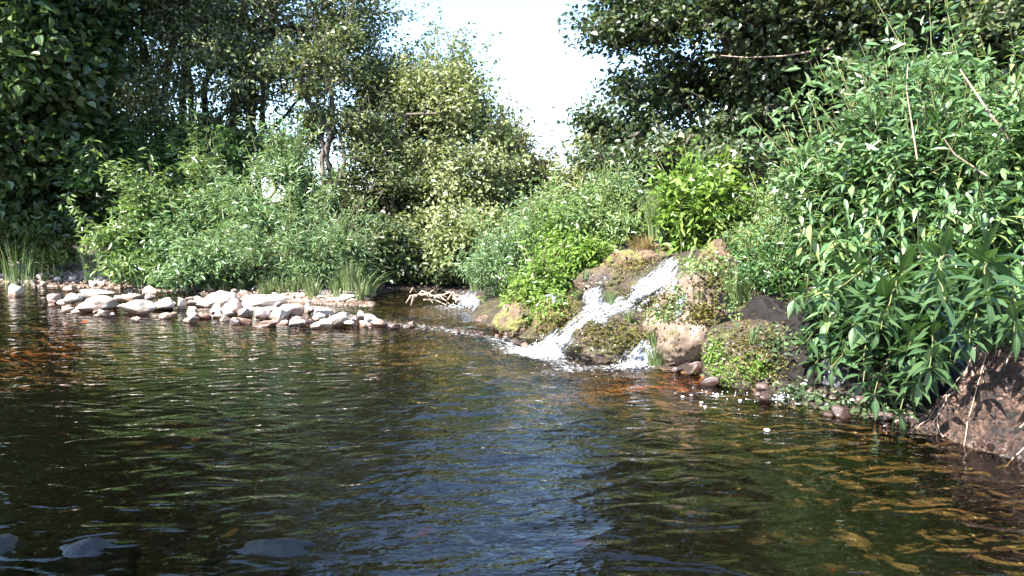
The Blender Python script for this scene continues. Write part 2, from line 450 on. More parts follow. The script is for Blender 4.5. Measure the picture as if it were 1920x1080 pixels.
def terrain(x, y):
    x = np.asarray(x, float); y = np.asarray(y, float)
    d = seg_dist(x, y, poly)
    ins = inside(x, y, poly)
    di = seg_dist(x, y, ISLAND, False)
    dr = seg_dist(x, y, RS, False)
    right = (dr < d + 0.02) & (~ins)
    nz = fbm(x * 1.7, y * 1.7, 0, 4, 3)
    nf = fbm(x * 9, y * 9, 0, 4, 8)
    # under water
    bed = -0.03 - 0.30 * sstep(0, 1.6, d) + 0.035 * nz + 0.012 * nf
    bed = bed + sstep(5.6, 7.6, y) * 0.16
    isl = (0.05 * (1 - sstep(0.10, 0.40, di)) + 0.06 * (1 - sstep(0.3, 0.9, di))) * (1 - 0.8 * sstep(-1.75, -1.4, x))
    bed = np.where(ins, np.minimum(bed, -0.015) + isl * 1.25, bed)
    # right bank: a steep earth face near the camera, a rocky slope at the cascade, low banks further up
    near = 1 - sstep(2.95, 3.3, y + 0.2 * nz)
    steep = 0.40 * sstep(0.0, 0.30, d + 0.05 * nf) + 0.10 * sstep(0.3, 1.5, d)
    low = 1 - sstep(4.4, 5.2, y)
    slope = (0.16 - 0.12 * low) * sstep(0.0, 0.3, d) + (0.42 - 0.10 * low) * sstep(0.2 + 0.3 * low, 1.5, d)
    far = sstep(6.4, 8.5, y)
    slope = slope * (1 - far) + far * (0.06 * sstep(0, .3, d) + 0.5 * sstep(0.4, 2.2, d))
    hr = near * steep + (1 - near) * slope + 0.05 * nz * sstep(0, .5, d) + 0.035 * nf * (0.4 + near) + (0.09 * np.abs(fbm(x * 4.5, y * 4.5, 0, 4, 15)) + .03 * fbm(x * 22, y * 22, 0, 2, 16)) * sstep(0, .15, d) * (1 - far) + near * 0.13 * (0.5 - np.abs(fbm(x * 7, y * 7, 0, 5, 18, .6))) * sstep(0, .2, d)
    hl = 0.05 * sstep(0, 0.3, d) + 0.12 * sstep(0.3, 1.2, d) + 0.30 * sstep(1.0, 3.5, d) + 0.04 * nz * sstep(0, 1, d) + 0.008 * nf
    out = np.where(right, hr, hl) + 0.004
    h = np.where(ins, bed, out)
    return h + 0.9 * sstep(12, 40, np.hypot(x, y))


def axis(parts):
    a = []
    for lo, hi, st in parts:
        a.append(np.arange(lo, hi - 1e-6, st))
    a.append([parts[-1][1]])
    return np.concatenate(a)


gx = axis([(-70, -16, 3), (-16, -7, 0.3), (-7, 1.0, 0.055), (1.0, 3.4, 0.03), (3.4, 8, 0.2), (8, 16, 1.0), (16, 70, 3)])
gy = axis([(-40, -4, 2), (-4, 1.5, 0.25), (1.5, 2.4, 0.05), (2.4, 5, 0.03), (5, 9.5, 0.05), (9.5, 14, 0.12), (14, 22, 0.5), (22, 90, 3)])
X, Y = np.meshgrid(gx, gy)
Z = terrain(X, Y)


def grid_faces(nx, ny):
    i = np.arange(nx - 1)[None, :] + (np.arange(ny - 1) * nx)[:, None]
    i = i.ravel()
    return np.stack([i, i + 1, i + nx + 1, i + nx], 1)


dshore = seg_dist(X, Y, poly)
dback = seg_dist(X, Y, np.array(back_shore), False)
disl = seg_dist(X, Y, ISLAND, False)
gravel = np.clip((1 - sstep(0.9, 1.6, dback)) * (1 - sstep(-1.9, -1.6, X)) + (1 - sstep(0.3, 0.9, disl)) * (1 - sstep(-1.9, -1.6, X)), 0, 1)
dright = seg_dist(X, Y, RS, False)
earth = (1 - sstep(0.4, 0.7, dright)) * (1 - sstep(3.1, 3.5, Y))
rp = W(1290, 712)
lp = W(60, 610)
rust = np.exp(-((X - rp.x) ** 2 / 0.20 + (Y - rp.y) ** 2 / 0.05)) * 1.1 + 0.75 * np.exp(-((X - lp.x) ** 2 / 0.9 + (Y - lp.y) ** 2 / 0.5)) * sstep(-0.3, 0.3, fbm(X * 3, Y * 3, 0, 3, 41))
ground_me = np_mesh('ground', np.stack([X.ravel(), Y.ravel(), Z.ravel()], 1), grid_faces(len(gx), len(gy)), M['ground'],
                    vattr={'gravel': gravel.ravel(), 'earth': earth.ravel(), 'rust': np.clip(rust, 0, 1).ravel(), 'crag': ((1 - sstep(1.0, 1.8, dright)) * sstep(4.5, 5.0, Y) * (1 - sstep(7.5, 8.5, Y))).ravel()})
tag(link('ground', ground_me), kind='structure')

# water sheet
wy = [0.2]
while wy[-1] < 13.5: wy.append(wy[-1] + max(0.018, wy[-1] * 0.0042))
wy = np.array(wy)
wx = axis([(-14, -5, 0.12), (-5, -2.0, 0.035), (-2, 2.4, 0.02), (2.4, 3.6, 0.1)])
X2, Y2 = np.meshgrid(wx, wy)
rif_line = np.array([tuple(W(*p)[:2]) for p in [(690, 602), (760, 608), (830, 616), (900, 630), (1000, 656), (1080, 690)]])
drif = seg_dist(X2, Y2, rif_line, False)
feet = [(W(1012, 658), 0.20, .30), (W(1180, 690), 0.13, .22), (W(862, 576), 0.3, .25), (W(1030, 655), .12, .3)]
rif = np.exp(-(drif / 0.35) ** 2)
foam = 0.215 * np.exp(-(drif / 0.20) ** 2)
for p, r_, a_ in feet:
    q = np.exp(-((X2 - p.x) ** 2 + ((Y2 - p.y) * 1.6) ** 2) / (2 * r_ ** 2))
    foam = foam + a_ * 0.95 * q
    rif = rif + q
for px, py, sx in [(1345, 742, .10), (1440, 750, .14), (1500, 757, .10), (1310, 735, .05)]:
    p = W(px, py); foam = foam + 0.28 * np.exp(-(((X2 - p.x) / sx) ** 2 + ((Y2 - p.y) / 0.035) ** 2))
flow = np.exp(-((X2 + 0.38 - 0.12 * Y2) / 0.42) ** 2)
amp = 0.0030 + 0.018 * np.clip(rif, 0, 1) + 0.004 * flow
Z2 = amp * fbm(X2 * 3.2, Y2 * 6.0, 0, 3, 21) * 1.6 + amp * 0.5 * fbm(X2 * 12 + Y2 * 3, Y2 * 20, 0, 3, 29)
water_me = np_mesh('stream_water', np.stack([X2.ravel(), Y2.ravel(), Z2.ravel()], 1), grid_faces(len(wx), len(wy)), M['water'],
                   vattr={'riffle': np.clip(rif + 0.12 * flow, 0, 1).ravel(), 'foam': np.clip(foam, 0, .6).ravel()})
tag(link('stream_water', water_me), kind='structure')

# ------------------------------------------------------------ stones and rocks
import bmesh


def ico(sub):
    bm = bmesh.new(); bmesh.ops.create_icosphere(bm, subdivisions=sub, radius=1)
    v = np.array([x.co[:] for x in bm.verts]); f = np.array([[x.index for x in p.verts] for p in bm.faces])
    bm.free(); return v, f


ICO = {k: ico(k) for k in (2, 3, 4, 6)}


def stone_mesh(name, m, sub=3, seed=0, rough=0.16, flat=0.0, dim=(1, 1, 1), facets=9):
    v, f = ICO[sub]
    r0 = np.random.default_rng(seed)
    v = v.copy()
    s = seed * 7.31
    for _ in range(facets):                                     # worn flat faces
        n = r0.normal(size=3); n /= np.linalg.norm(n)
        c = r0.uniform(0.45, 0.85)
        dd = v @ n
        v = v - np.outer(np.maximum(dd - c, 0) * 0.93, n)
    k = 1 + rough * fbm(v[:, 0] * 1.3 + s, v[:, 1] * 1.3, v[:, 2] * 1.3, 3, seed)
    v = v * k[:, None]
    v = v * np.array(dim)
    return np_mesh(name, v, f, m)


all_rock = []


def big_rock(name, label, px, py, Yd, dim, m, seed, rot=(0, 0, 0), amp=0.22, fr=1.6, group=None, sub=6, stretch=(1, 1, 1)):
    v, f = ICO[sub]
    v = v.copy(); s = seed * 3.7
    r0 = np.random.default_rng(seed)
    for _ in range(5):
        n = r0.normal(size=3); n /= np.linalg.norm(n)
        v = v - np.outer(np.maximum(v @ n - r0.uniform(.65, .85), 0) * 0.7, n)
    a = fbm(v[:, 0] * fr + s, v[:, 1] * fr, v[:, 2] * fr, 6, seed, 0.55)
    b = fbm(v[:, 0] * 7 * stretch[0] + s, v[:, 1] * 7 * stretch[1], v[:, 2] * 7 * stretch[2], 4, seed + 50)
    c2 = fbm(v[:, 0] * 19 + s, v[:, 1] * 19, v[:, 2] * 26, 4, seed + 80, .6)
    k = 1 + amp * a + 0.07 * (1 - np.abs(b) * 2) + 0.075 * (np.abs(c2) - .2)
    v = v * k[:, None] * np.array(dim)
    Rm = np.array(Matrix.Rotation(R(rot[2]), 3, 'Z') @ Matrix.Rotation(R(rot[1]), 3, 'Y') @ Matrix.Rotation(R(rot[0]), 3, 'X'))
    v = v @ Rm.T
    me = np_mesh(name, v, f, m)
    c = A(px, py, Yd)
    o = tag(link(name, me, loc=c), label, 'rock', group)
    all_rock.append((v + np.array(c), f))
    return o


G = 'rocks of the cascade'
big_rock('mossy_boulder', 'broad domed brown mossy boulder between the two lower white cascades', 1150, 648, 4.95, (.36, .34, .235), M['mossrock'], 1, (0, 0, 12), .16, 1.4, G)
big_rock('tufa_rock', 'large pale tan sunlit rock right of the small lower cascade', 1292, 632, 4.70, (.28, .32, .42), M['tufa'], 2, (0, 22, 0), .2, 1.5, G)
big_rock('tufa_rock', 'tall brown rock ridge rising behind the pale tan rock beside the thin trickle', 1338, 560, 5.45, (.20, .34, .40), M['brownrock'], 3, (0, 14, 0), .25, 1.6, G)
big_rock('mossy_boulder', 'dark rounded rock with green moss patches at the waterline right of the pale rock', 1402, 680, 4.22, (.31, .30, .26), M['mossrock'], 4, (0, 10, -15), .2, 1.6, G)
big_rock('mossy_boulder', 'olive and orange mossy rock leaning left of the long white cascade', 1052, 610, 5.65, (.19, .30, .24), M['oliverock'], 5, (0, -24, 0), .2, 1.5, G)
big_rock('wet_rock', 'dark wet rock slab under the upper reach of the cascade', 1220, 568, 5.62, (.40, .34, .24), M['mossrock'], 6, (0, -22, 0), .22, 1.5, G)
big_rock('mossy_boulder', 'rust brown mossy hump under dry grass beside the top of the cascade', 1190, 505, 6.4, (.38, .35, .18), M['brownrock'], 7, (0, -14, 0), .2, 1.6, G)
big_rock('brown_rock', 'lumpy reddish brown rock at the water left of the olive mossy rock', 968, 612, 6.0, (.20, .25, .17), M['brownrock'], 8, (0, 0, 0), .3, 1.8, G)
big_rock('brown_rock', 'small pale tan rock low in the water at the left foot of the green slope', 922, 606, 6.6, (.19, .15, .07), M['tufa'], 9, (0, 0, 0), .25, 1.8, G)
big_rock('brown_rock', 'low brown rock beside the farthest little cascade', 925, 575, 7.6, (.30, .25, .14), M['brownrock'], 10, (0, 0, 0), .3, 1.8, G)
big_rock('wet_rock', 'dark wet ledge behind the white pool of the middle cascade', 1140, 545, 6.2, (.28, .25, .20), M['mossrock'], 12, (0, 0, 0), .25, 1.6, G)
big_rock('wet_rock', 'dark rock behind the small cascade hidden among green herbs', 1035, 535, 6.9, (.16, .2, .2), M['shaderock'], 13, (0, 0, 0), .25, 1.6, G)
G2 = 'black rocks under the overhanging plants'
big_rock('black_rock', 'rock coloured shade black just right of the moss patched rock', 1500, 705, 4.0, (.20, .22, .22), M['shaderock'], 14, (0, 0, 0), .3, 1.8, G2)
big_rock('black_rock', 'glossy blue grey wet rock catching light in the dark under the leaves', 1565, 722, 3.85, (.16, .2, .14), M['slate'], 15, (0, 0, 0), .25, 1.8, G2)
big_rock('black_rock', 'black angular rock at the waterline below the hanging leaf tips', 1618, 762, 3.7, (.20, .2, .14), M['shaderock'], 16, (0, 0, 0), .3, 1.8, G2)
big_rock('black_rock', 'black rock added to darken the hollow under the blue green feathery clump', 1465, 640, 4.45, (.30, .25, .26), M['shaderock'], 18, (0, 0, 0), .3, 1.8, G2)  # this rock and the next are put in to darken the hollow
big_rock('black_rock', 'dark rock added to deepen the shade behind the hanging leaves', 1575, 665, 4.15, (.30, .25, .28), M['shaderock'], 19, (0, 0, 0), .3, 1.8, G2)
big_rock('black_rock', 'lump of bank coloured shade dark behind the lowest hanging leaves', 1690, 750, 3.55, (.24, .22, .22), M['shaderock'], 23, (0, 0, 0), .3, 1.8, G2)
big_rock('black_rock', 'small black rock at the waterline with white bubbles before it', 1530, 748, 3.78, (.10, .12, .08), M['shaderock'], 17, (0, 0, 0), .3, 1.8, G2, sub=4)
G3 = 'dark rocks breaking the surface at the lower edge'
big_rock('slate_rock', 'dark blue grey rock barely breaking the surface at the bottom edge, largest of three', 510, 1076, 1.98, (.18, .11, .09), M['slate'], 20, (0, 0, -10), .3, 1.8, G3, sub=4)
big_rock('slate_rock', 'dark flat wet rock at the bottom edge left of the largest one', 165, 1074, 1.98, (.13, .11, .085), M['slate'], 21, (0, 0, 8), .3, 1.8, G3, sub=4)
big_rock('slate_rock', 'dark wet rock cut off by the bottom left corner', -5, 1070, 1.98, (.10, .10, .085), M['slate'], 22, (0, 0, 0), .3, 1.8, G3, sub=4)

# one tree for looking where the ground and the rocks are
Vg = np.stack([X.ravel(), Y.ravel(), Z.ravel()], 1); Fg = grid_faces(len(gx), len(gy))
Fg = np.concatenate([Fg[:, [0, 1, 2]], Fg[:, [0, 2, 3]]])
vs, fs, off = [Vg], [Fg], len(Vg)
for v, f in all_rock:
    vs.append(v); fs.append(f + off); off += len(v)
BVH = BVHTree.FromPolygons(np.concatenate(vs).tolist(), np.concatenate(fs).tolist())


def hit(px, py):
    p, n, _, _ = BVH.ray_cast(CAM, ray(px, py).normalized())
    return (p, n) if p is not None else (None, None)


def drop(x, y):
    p, n, _, _ = BVH.ray_cast(Vector((x, y, 5)), Vector((0, 0, -1)))
    return p if p is not None else Vector((x, y, 0))


STONES = [  # px, py of the base, width, height in px, material, label
    (24, 556, 34, 28, 'whitestone', 'white stone with a brown foot standing alone at the left edge'),
    (98, 570, 30, 24, 'wetstone', 'dark wet stone at the left end of the stone bar'),
    (129, 548, 28, 14, 'pinkstone', 'small pinkish stone right behind the round pink and white one'),
    (129, 572, 36, 24, 'whitestone', 'round pinkish white stone touching the dark wet stone'),
    (180, 558, 70, 18, 'whitestone', 'long low white stone at the back left of the bar'),
    (176, 586, 78, 36, 'cobble', 'rough broken grey stone with dark hollows near the left end of the bar'),
    (281, 556, 30, 22, 'pinkstone', 'peach coloured rounded stone at the back of the bar'),
    (240, 566, 52, 18, 'cobble', 'grey speckled flat stone behind the broad undercut slab'),
    (252, 590, 76, 32, 'cobble', 'broad flat slab with a dark undercut front edge'),
    (308, 583, 50, 28, 'whitestone', 'white slab leaning on the right end of the undercut slab'),
    (338, 581, 16, 30, 'whitestone', 'narrow upright white stone in the middle gap of the bar'),
    (356, 565, 34, 9, 'cobble', 'thin flat pale stone left of the big white boulder'),
    (377, 576, 42, 15, 'whitestone', 'flat pale plate of stone just below the big white boulder'),
    (414, 572, 58, 36, 'whitestone', 'big smooth white boulder, largest and brightest on the bar'),
    (250, 603, 24, 11, 'whitestone', 'tiny white stone in the water before the undercut slab'),
    (308, 598, 30, 12, 'cobble', 'small flat stone at the waterline below the leaning white slab'),
    (357, 605, 26, 17, 'cobble', 'small round stone alone at the waterline left of centre of the bar'),
    (405, 594, 26, 27, 'cobble', 'squat pale stone with a dark side below the flat plate'),
    (434, 594, 34, 36, 'pinkstone', 'pale pink stone sloping down to the right below the big boulder'),
    (450, 607, 40, 15, 'pinkstone', 'flat stone with reddish wet foot at the front of the bar'),
    (484, 580, 92, 28, 'whitestone', 'wide white slab in the middle of the bar'),
    (455, 596, 30, 24, 'cobble', 'blocky grey white stone before the left end of the wide white slab'),
    (487, 600, 32, 26, 'cobble', 'rounded stone with dark spots before the wide white slab'),
    (525, 602, 42, 34, 'cobble', 'angular stone with a brown shaded left face right of the spotted one'),
    (549, 598, 42, 34, 'pinkstone', 'pinkish slab tilted down to the right near the middle of the bar'),
    (562, 574, 42, 16, 'pinkstone', 'flat pink stone behind the tilted pink slab'),
    (600, 602, 42, 38, 'whitestone', 'tall cream white stone towards the right end of the bar'),
    (596, 617, 32, 15, 'cobble', 'low wet stone at the waterline below the tall cream stone'),
    (638, 614, 48, 32, 'cobble', 'cream wedge of stone with a dark right face, near the right end'),
    (668, 613, 30, 26, 'wetstone', 'dark reddish wet stone touching the cream wedge'),
    (708, 614, 28, 16, 'pinkstone', 'pinkish wet stone in the riffle beyond the end of the bar'),
    (497, 613, 46, 14, 'pinkstone', 'flat reddish stone at the front waterline of the bar'),
    (570, 611, 36, 13, 'wetstone', 'flat brown stone at the waterline right of the reddish one'),
    (738, 618, 26, 16, 'wetstone', 'dark wet stone in the riffle with white water behind'),
    (771, 612, 20, 11, 'cobble', 'small pale wet stone farthest out in the riffle'),
    (640, 566, 92, 13, 'whitestone', 'long low white stone at the tip of the far gravel bank'),
]
G4 = 'larger stones of the bar across the stream'
for i, (px, py, w, h, mk, lab) in enumerate(STONES):
    p = W(px, py, 0.0)
    yy = p.y
    hw = w / 2 / FPX * yy * 1.08
    hh = h / FPX * yy * 0.56
    depth = min(hw, max(hh * 1.2, hw * 0.65))
    me = stone_mesh('stone', M[mk], 4, 100 + i, 0.30, dim=(hw, depth, hh))
    o = link('boulder' if w > 54 else 'stone', me, loc=(p.x, p.y + depth * 0.6, hh * 0.62))
    o.rotation_euler = (random.uniform(-.12, .12), random.uniform(-.15, .15), random.uniform(-.3, .3))
    tag(o, lab, 'stone', G4)

small = {}
for mk in ('cobble', 'whitestone', 'pinkstone', 'wetstone'):
    small[mk] = [stone_mesh('small_stone', M[mk], 3, 300 + k, 0.3, dim=(1, .8, .58)) for k in range(7)]


COLW = {'cobble': 'grey speckled', 'whitestone': 'white', 'pinkstone': 'pinkish', 'wetstone': 'dark wet'}


def put_stone(px, py, s, mk, label, group, sink=0.25, name='small_stone', up=0.03):
    p = W(px, py, up)
    z = float(terrain(p.x, p.y))
    o = link(name, random.choice(small[mk]), loc=(p.x, p.y, max(z, -0.02, up - 0.03) + s * (0.5 - sink)))
    k = random.uniform(.8, 1.25)
    o.scale = (s * k, s, s * random.uniform(.8, 1.2))
    o.rotation_euler = (random.uniform(-.3, .3), random.uniform(-.3, .3), random.uniform(0, 6.28))
    tag(o, label, 'stone', group)


for i in range(130):
    t = random.random() ** .85
    px = 95 + 620 * t
    mid = np.interp(px, [90, 300, 500, 700], [566, 572, 582, 602])
    wv = 20 if px < 600 else 10
    py = mid + random.uniform(-wv, wv)
    mk = random.choice(['cobble', 'whitestone', 'cobble', 'pinkstone', 'wetstone'])
    near = min(STONES, key=lambda q: (q[0] - px) ** 2 + (q[1] - q[3] / 2 - py) ** 2)
    nd = ' '.join(near[5].split(' ')[:7 if near[5].split(' ')[4] in ('the', 'right') else 5]).rstrip(',')
    nd = ' '.join(w_ for w_ in nd.split(' ') if w_ not in ('right', 'behind', 'and'))
    lab = 'small %s stone wedged beside the %s' % (COLW[mk], nd)
    put_stone(px, py, random.uniform(.025, .075), mk, lab, lab[6:], up=random.uniform(.02, .07))
ORDW = ['leftmost', 'second', 'third', 'fourth', 'fifth', 'sixth', 'seventh', 'eighth', 'ninth', 'tenth', 'eleventh', 'twelfth', 'thirteenth']
for i, px in enumerate(sorted(random.uniform(690, 1000) for _ in range(26))):
    if 1: pass
    mid = np.interp(px, [690, 800, 900, 1000], [606, 612, 618, 640])
    put_stone(px, mid + random.uniform(-7, 5), random.uniform(.02, .045), random.choice(['wetstone', 'wetstone', 'pinkstone']),
              'small wet stone in the broken water of the riffle, ' + (ORDW[i] + ('' if i == 0 else ' from the left') if i < 13 else ('rightmost' if i == 25 else ORDW[25 - i] + ' from the right')), 'stones in the riffle', 0.45)
for i in range(120):
    px = 690 * random.random() ** 1.1
    edge = np.interp(px, [0, 90, 200, 330, 440, 520, 600, 690], [526, 530, 534, 541, 549, 556, 562, 566])
    up = random.random() ** 1.5 * np.interp(px, [0, 200, 500, 700], [22, 16, 12, 5])
    put_stone(px, edge - up + random.uniform(-1, 2), random.uniform(.03, .095) * (1 - 0.3 * (px / 700)), (mk := random.choice(['cobble', 'whitestone', 'whitestone', 'pinkstone'])),
              (lab := '%s stone on the far gravel bank %s' % (COLW[mk], ['near the pale grass at the left edge', 'below the low pale herb clump', 'below the mid green drooping bush', 'below the bright leafy bush', 'near its right tip'][min(4, int(px / 138))])), lab)

for i in range(34):
    px = random.uniform(1240, 1730)
    py = np.interp(px, [1230, 1310, 1400, 1480, 1560, 1690, 1740], [690, 705, 730, 752, 772, 795, 812])
    put_stone(px, py + random.uniform(-34, 3), random.uniform(.02, .06), 'wetstone' if px > 1330 else random.choice(['pinkstone', 'cobble', 'wetstone']),
              (lab := 'small %s stone at the waterline %s' % (('dark', 'below the overhanging plants') if px > 1460 else (('wet', 'below the moss patched rock') if px > 1320 else ('wet', 'below the pale tan rock')))), lab, .2)

# pebbles under the water: nobody could count them
def scatter_pebbles(n, name, region, smin, smax, m):
    v0, f0 = ico(1)
    r0 = np.random.default_rng(5)
    xs = r0.uniform(region[0], region[1], n); ys = region[2] + (region[3] - region[2]) * r0.random(n) ** 1.6
    ok = inside(xs, ys, poly); xs, ys = xs[ok], ys[ok]; n = len(xs)
    zs = terrain(xs, ys)
    s = r0.uniform(smin, smax, n) * (0.6 + 0.9 * r0.random(n) ** 3)
    an = r0.uniform(0, 6.28, n)
    v = v0[None] * (1 + 0.18 * r0.normal(size=(n, len(v0), 1)))
    v = v * np.stack([s, s * r0.uniform(.6, 1, n), s * r0.uniform(.35, .6, n)], 1)[:, None, :]
    c, sn = np.cos(an)[:, None], np.sin(an)[:, None]
    vx = v[..., 0] * c - v[..., 1] * sn + xs[:, None]; vy = v[..., 0] * sn + v[..., 1] * c + ys[:, None]
    vz = v[..., 2] + zs[:, None]
    V = np.stack([vx, vy, vz], 2).reshape(-1, 3)
    F = (f0[None] + (np.arange(n) * len(v0))[:, None, None]).reshape(-1, 3)
    me = np_mesh(name, V, F, m, fattr={'tint': np.repeat(r0.random(n), len(f0))})
    return tag(link(name, me), 'brown and olive pebbles covering the stream bed', 'pebbles', None, 'stuff')


m, nt, b = mat('bed_pebble')
a = N(nt, 'Attribute', attribute_name='tint')
nt.links.new(ramp(nt, a.outputs['Fac'], [(0, (0.02, 0.012, 0.008)), (0.4, (0.09, 0.065, 0.04)), (0.7, (0.14, 0.125, 0.07)), (0.86, (0.20, 0.16, 0.11)), (0.95, (0.22, 0.20, 0.165)), (1, (0.42, 0.40, 0.35))]), b.inputs['Base Color'])
b.inputs['Roughness'].default_value = 0.7
M['pebble'] = m
scatter_pebbles(20000, 'bed_pebbles', (-4.0, 2.9, 1.3, 7.0), 0.004, 0.013, M['pebble'])

def scatter_gravel(n, m):
    v0, f0 = ico(1)
    r0 = np.random.default_rng(6)
    px = r0.uniform(-60, 700, n * 2)
    edge = np.interp(px, [0, 90, 200, 330, 440, 520, 600, 690], [526, 530, 534, 541, 549, 556, 562, 566])
    up = r0.random(n * 2) ** 1.2 * np.interp(px, [0, 200, 500, 700], [34, 20, 14, 6])
    P = np.array([tuple(W(a_, b_, .03)[:2]) for a_, b_ in zip(px, edge - up + 2)])
    xs, ys = P[:, 0], P[:, 1]
    zs = terrain(xs, ys)
    k = zs > -0.02; xs, ys, zs = xs[k], ys[k], zs[k]; n = len(xs)
    s = r0.uniform(.012, .045, n)
    v = v0[None] * (1 + 0.2 * r0.normal(size=(n, len(v0), 1)))
    v = v * np.stack([s, s * r0.uniform(.6, 1, n), s * r0.uniform(.5, .8, n)], 1)[:, None, :]
    V = (v + np.stack([xs, ys, zs + s * .2], 1)[:, None, :]).reshape(-1, 3)
    F = (f0[None] + (np.arange(n) * len(v0))[:, None, None]).reshape(-1, 3)
    return tag(link('gravel', np_mesh('gravel', V, F, m)), 'pale gravel between the stones of the far left bank', 'gravel', None, 'stuff')


scatter_gravel(2200, M['cobble'])


def scatter_clods(n, m):
    v0, f0 = ico(1)
    r0 = np.random.default_rng(8)
    xs = r0.uniform(1.75, 3.0, n * 3); ys = r0.uniform(1.8, 3.5, n * 3)
    dd = seg_dist(xs, ys, RS, False)
    k = (~inside(xs, ys, poly)) & (dd < .55); xs, ys = xs[k][:n], ys[k][:n]; n = len(xs)
    zs = terrain(xs, ys); s = r0.uniform(.003, .011, n) * (.5 + 1.3 * r0.random(n) ** 3)
    v = v0[None] * (1 + 0.3 * r0.normal(size=(n, len(v0), 1)))
    v = v * np.stack([s, s * r0.uniform(.6, 1, n), s * r0.uniform(.6, 1.3, n)], 1)[:, None, :]
    V = (v + np.stack([xs, ys, zs], 1)[:, None, :]).reshape(-1, 3)
    F = (f0[None] + (np.arange(n) * len(v0))[:, None, None]).reshape(-1, 3)
    return tag(link('soil_crumbs', np_mesh('soil_crumbs', V, F, m, smooth=False)), 'reddish brown crumbs of earth on the right bank face', 'earth', None, 'stuff')


M['crumb'] = rock_mat('reddish_crumb', [(0.40, (0.012, 0.008, 0.007)), (0.5, (0.05, 0.028, 0.02)), (0.62, (0.15, 0.095, 0.07))], 9, bump=.5)
scatter_clods(11000, M['crumb'])

# ------------------------------------------------------------ cascades
def cascade(pts, label, seed=0, wide=1.9, off=0.0):
    """A skin of running water laid on the rocks under the given course (px, py, width in px, distance)."""
    P = np.array(pts, float)
    tot = np.concatenate([[0], np.cumsum(np.hypot(*np.diff(P[:, :2], axis=0).T))])
    ny = int(tot[-1] / 1.6) + 6; nx = 26
    t = np.linspace(0, tot[-1], ny)
    cx, cy, w, Yh = [np.interp(t, tot, P[:, k]) for k in (0, 1, 2, 3)]
    for arr in (cx, cy): arr[1:-1] = .25 * arr[:-2] + .5 * arr[1:-1] + .25 * arr[2:]
    dx, dy = np.gradient(cx), np.gradient(cy)
    L = np.hypot(dx, dy); nxv, nyv = -dy / L, dx / L
    V = np.zeros((ny, nx, 3)); us = np.linspace(-1, 1, nx)
    rays = {}
    for i in range(ny):
        for j in range(nx):
            hw = w[i] * wide / 2
            px, py = cx[i] + nxv[i] * us[j] * hw, cy[i] + nyv[i] * us[j] * hw * .8
            d = ray(px, py); h, n = hit(px, py)
            yy = Yh[i] if h is None else min(max(h.y, Yh[i] - .35), Yh[i] + .30)
            V[i, j] = (CAM + d * (yy / d.y))[:]
    for _ in range(5):
        V[1:-1] = 0.5 * V[1:-1] + 0.25 * (V[:-2] + V[2:])
        V[:, 1:-1] = 0.5 * V[:, 1:-1] + 0.25 * (V[:, :-2] + V[:, 2:])
    core = np.clip(1 - np.abs(us)[None, :] * wide * .62, 0, 1)
    for i in range(ny):
        for j in range(nx):
            v = Vector(V[i, j]); d = (v - CAM).normalized()
            p, n, _, dist = BVH.ray_cast(CAM, d)
            r_ = (v - CAM).length
            if p is not None and dist < r_ + .012: r_ = dist
            V[i, j] = (CAM + d * (r_ - .008 - .012 * core[0, j]))[:]
    V[..., 2] = np.maximum(V[..., 2], 0.006)
    ut = us[None, :] * (w[:, None] * wide / 2 / FPX * Yh[:, None])
    vt = np.repeat((t / FPX * Yh)[:, None], nx, 1)
    end = np.minimum(np.minimum(t / 14, 1), np.minimum((tot[-1] - t) / 16, 1))[:, None]
    wob = 0.25 * vnoise(t * .06, 0, 0, seed)[:, None] * us[None, :]
    e = 0.0 - 1.15 * np.clip(np.abs(us + 0 * end + wob) - .12, 0, 1) ** 1.15 - 0.8 * (1 - end) + off
    me = np_mesh('white_water', V.reshape(-1, 3), grid_faces(nx, ny), M['fall'], vattr={'streak': e.ravel(), 'across': (ut + seed).ravel(), 'along': vt.ravel()})
    return tag(link('waterfall', me), label, 'waterfall', 'cascades down the rocks')


cascade([(1270, 482, 26, 6.2), (1256, 500, 38, 6.12), (1242, 522, 44, 5.98), (1218, 542, 28, 5.85), (1188, 560, 26, 5.72), (1152, 576, 34, 5.6), (1120, 586, 46, 5.5), (1094, 596, 24, 5.4), (1074, 612, 24, 5.28), (1056, 632, 30, 5.16), (1036, 651, 44, 5.08), (1022, 660, 54, 5.05)],
        'long white cascade running from the top of the rocks down into the pool', seed=1)
cascade([(1236, 520, 16, 5.95), (1212, 528, 16, 5.9), (1196, 540, 12, 5.85), (1188, 556, 10, 5.75)], 'side spill leaving the long cascade to the left below its top', seed=4)
cascade([(1128, 535, 12, 5.85), (1112, 556, 22, 5.7), (1114, 584, 30, 5.55)], 'short white fall beside the grass tuft, joining the long cascade from the left', seed=5)
cascade([(1288, 545, 8, 5.3), (1275, 572, 12, 5.2), (1264, 600, 11, 5.1)], 'thin white trickle down the left side of the brown ridge', seed=8)
cascade([(1222, 638, 24, 4.72), (1205, 660, 34, 4.66), (1182, 688, 52, 4.6)], 'small lower white cascade between the domed boulder and the pale rock', seed=9)
cascade([(1052, 515, 12, 6.6), (1042, 540, 22, 6.4), (1030, 570, 34, 6.2)], 'small white fall half hidden among the herbs left of the long cascade', seed=11)
cascade([(893, 545, 14, 7.9), (882, 560, 26, 7.7), (862, 577, 34, 7.5)], 'low white water at the far left foot of the green slope', seed=13)

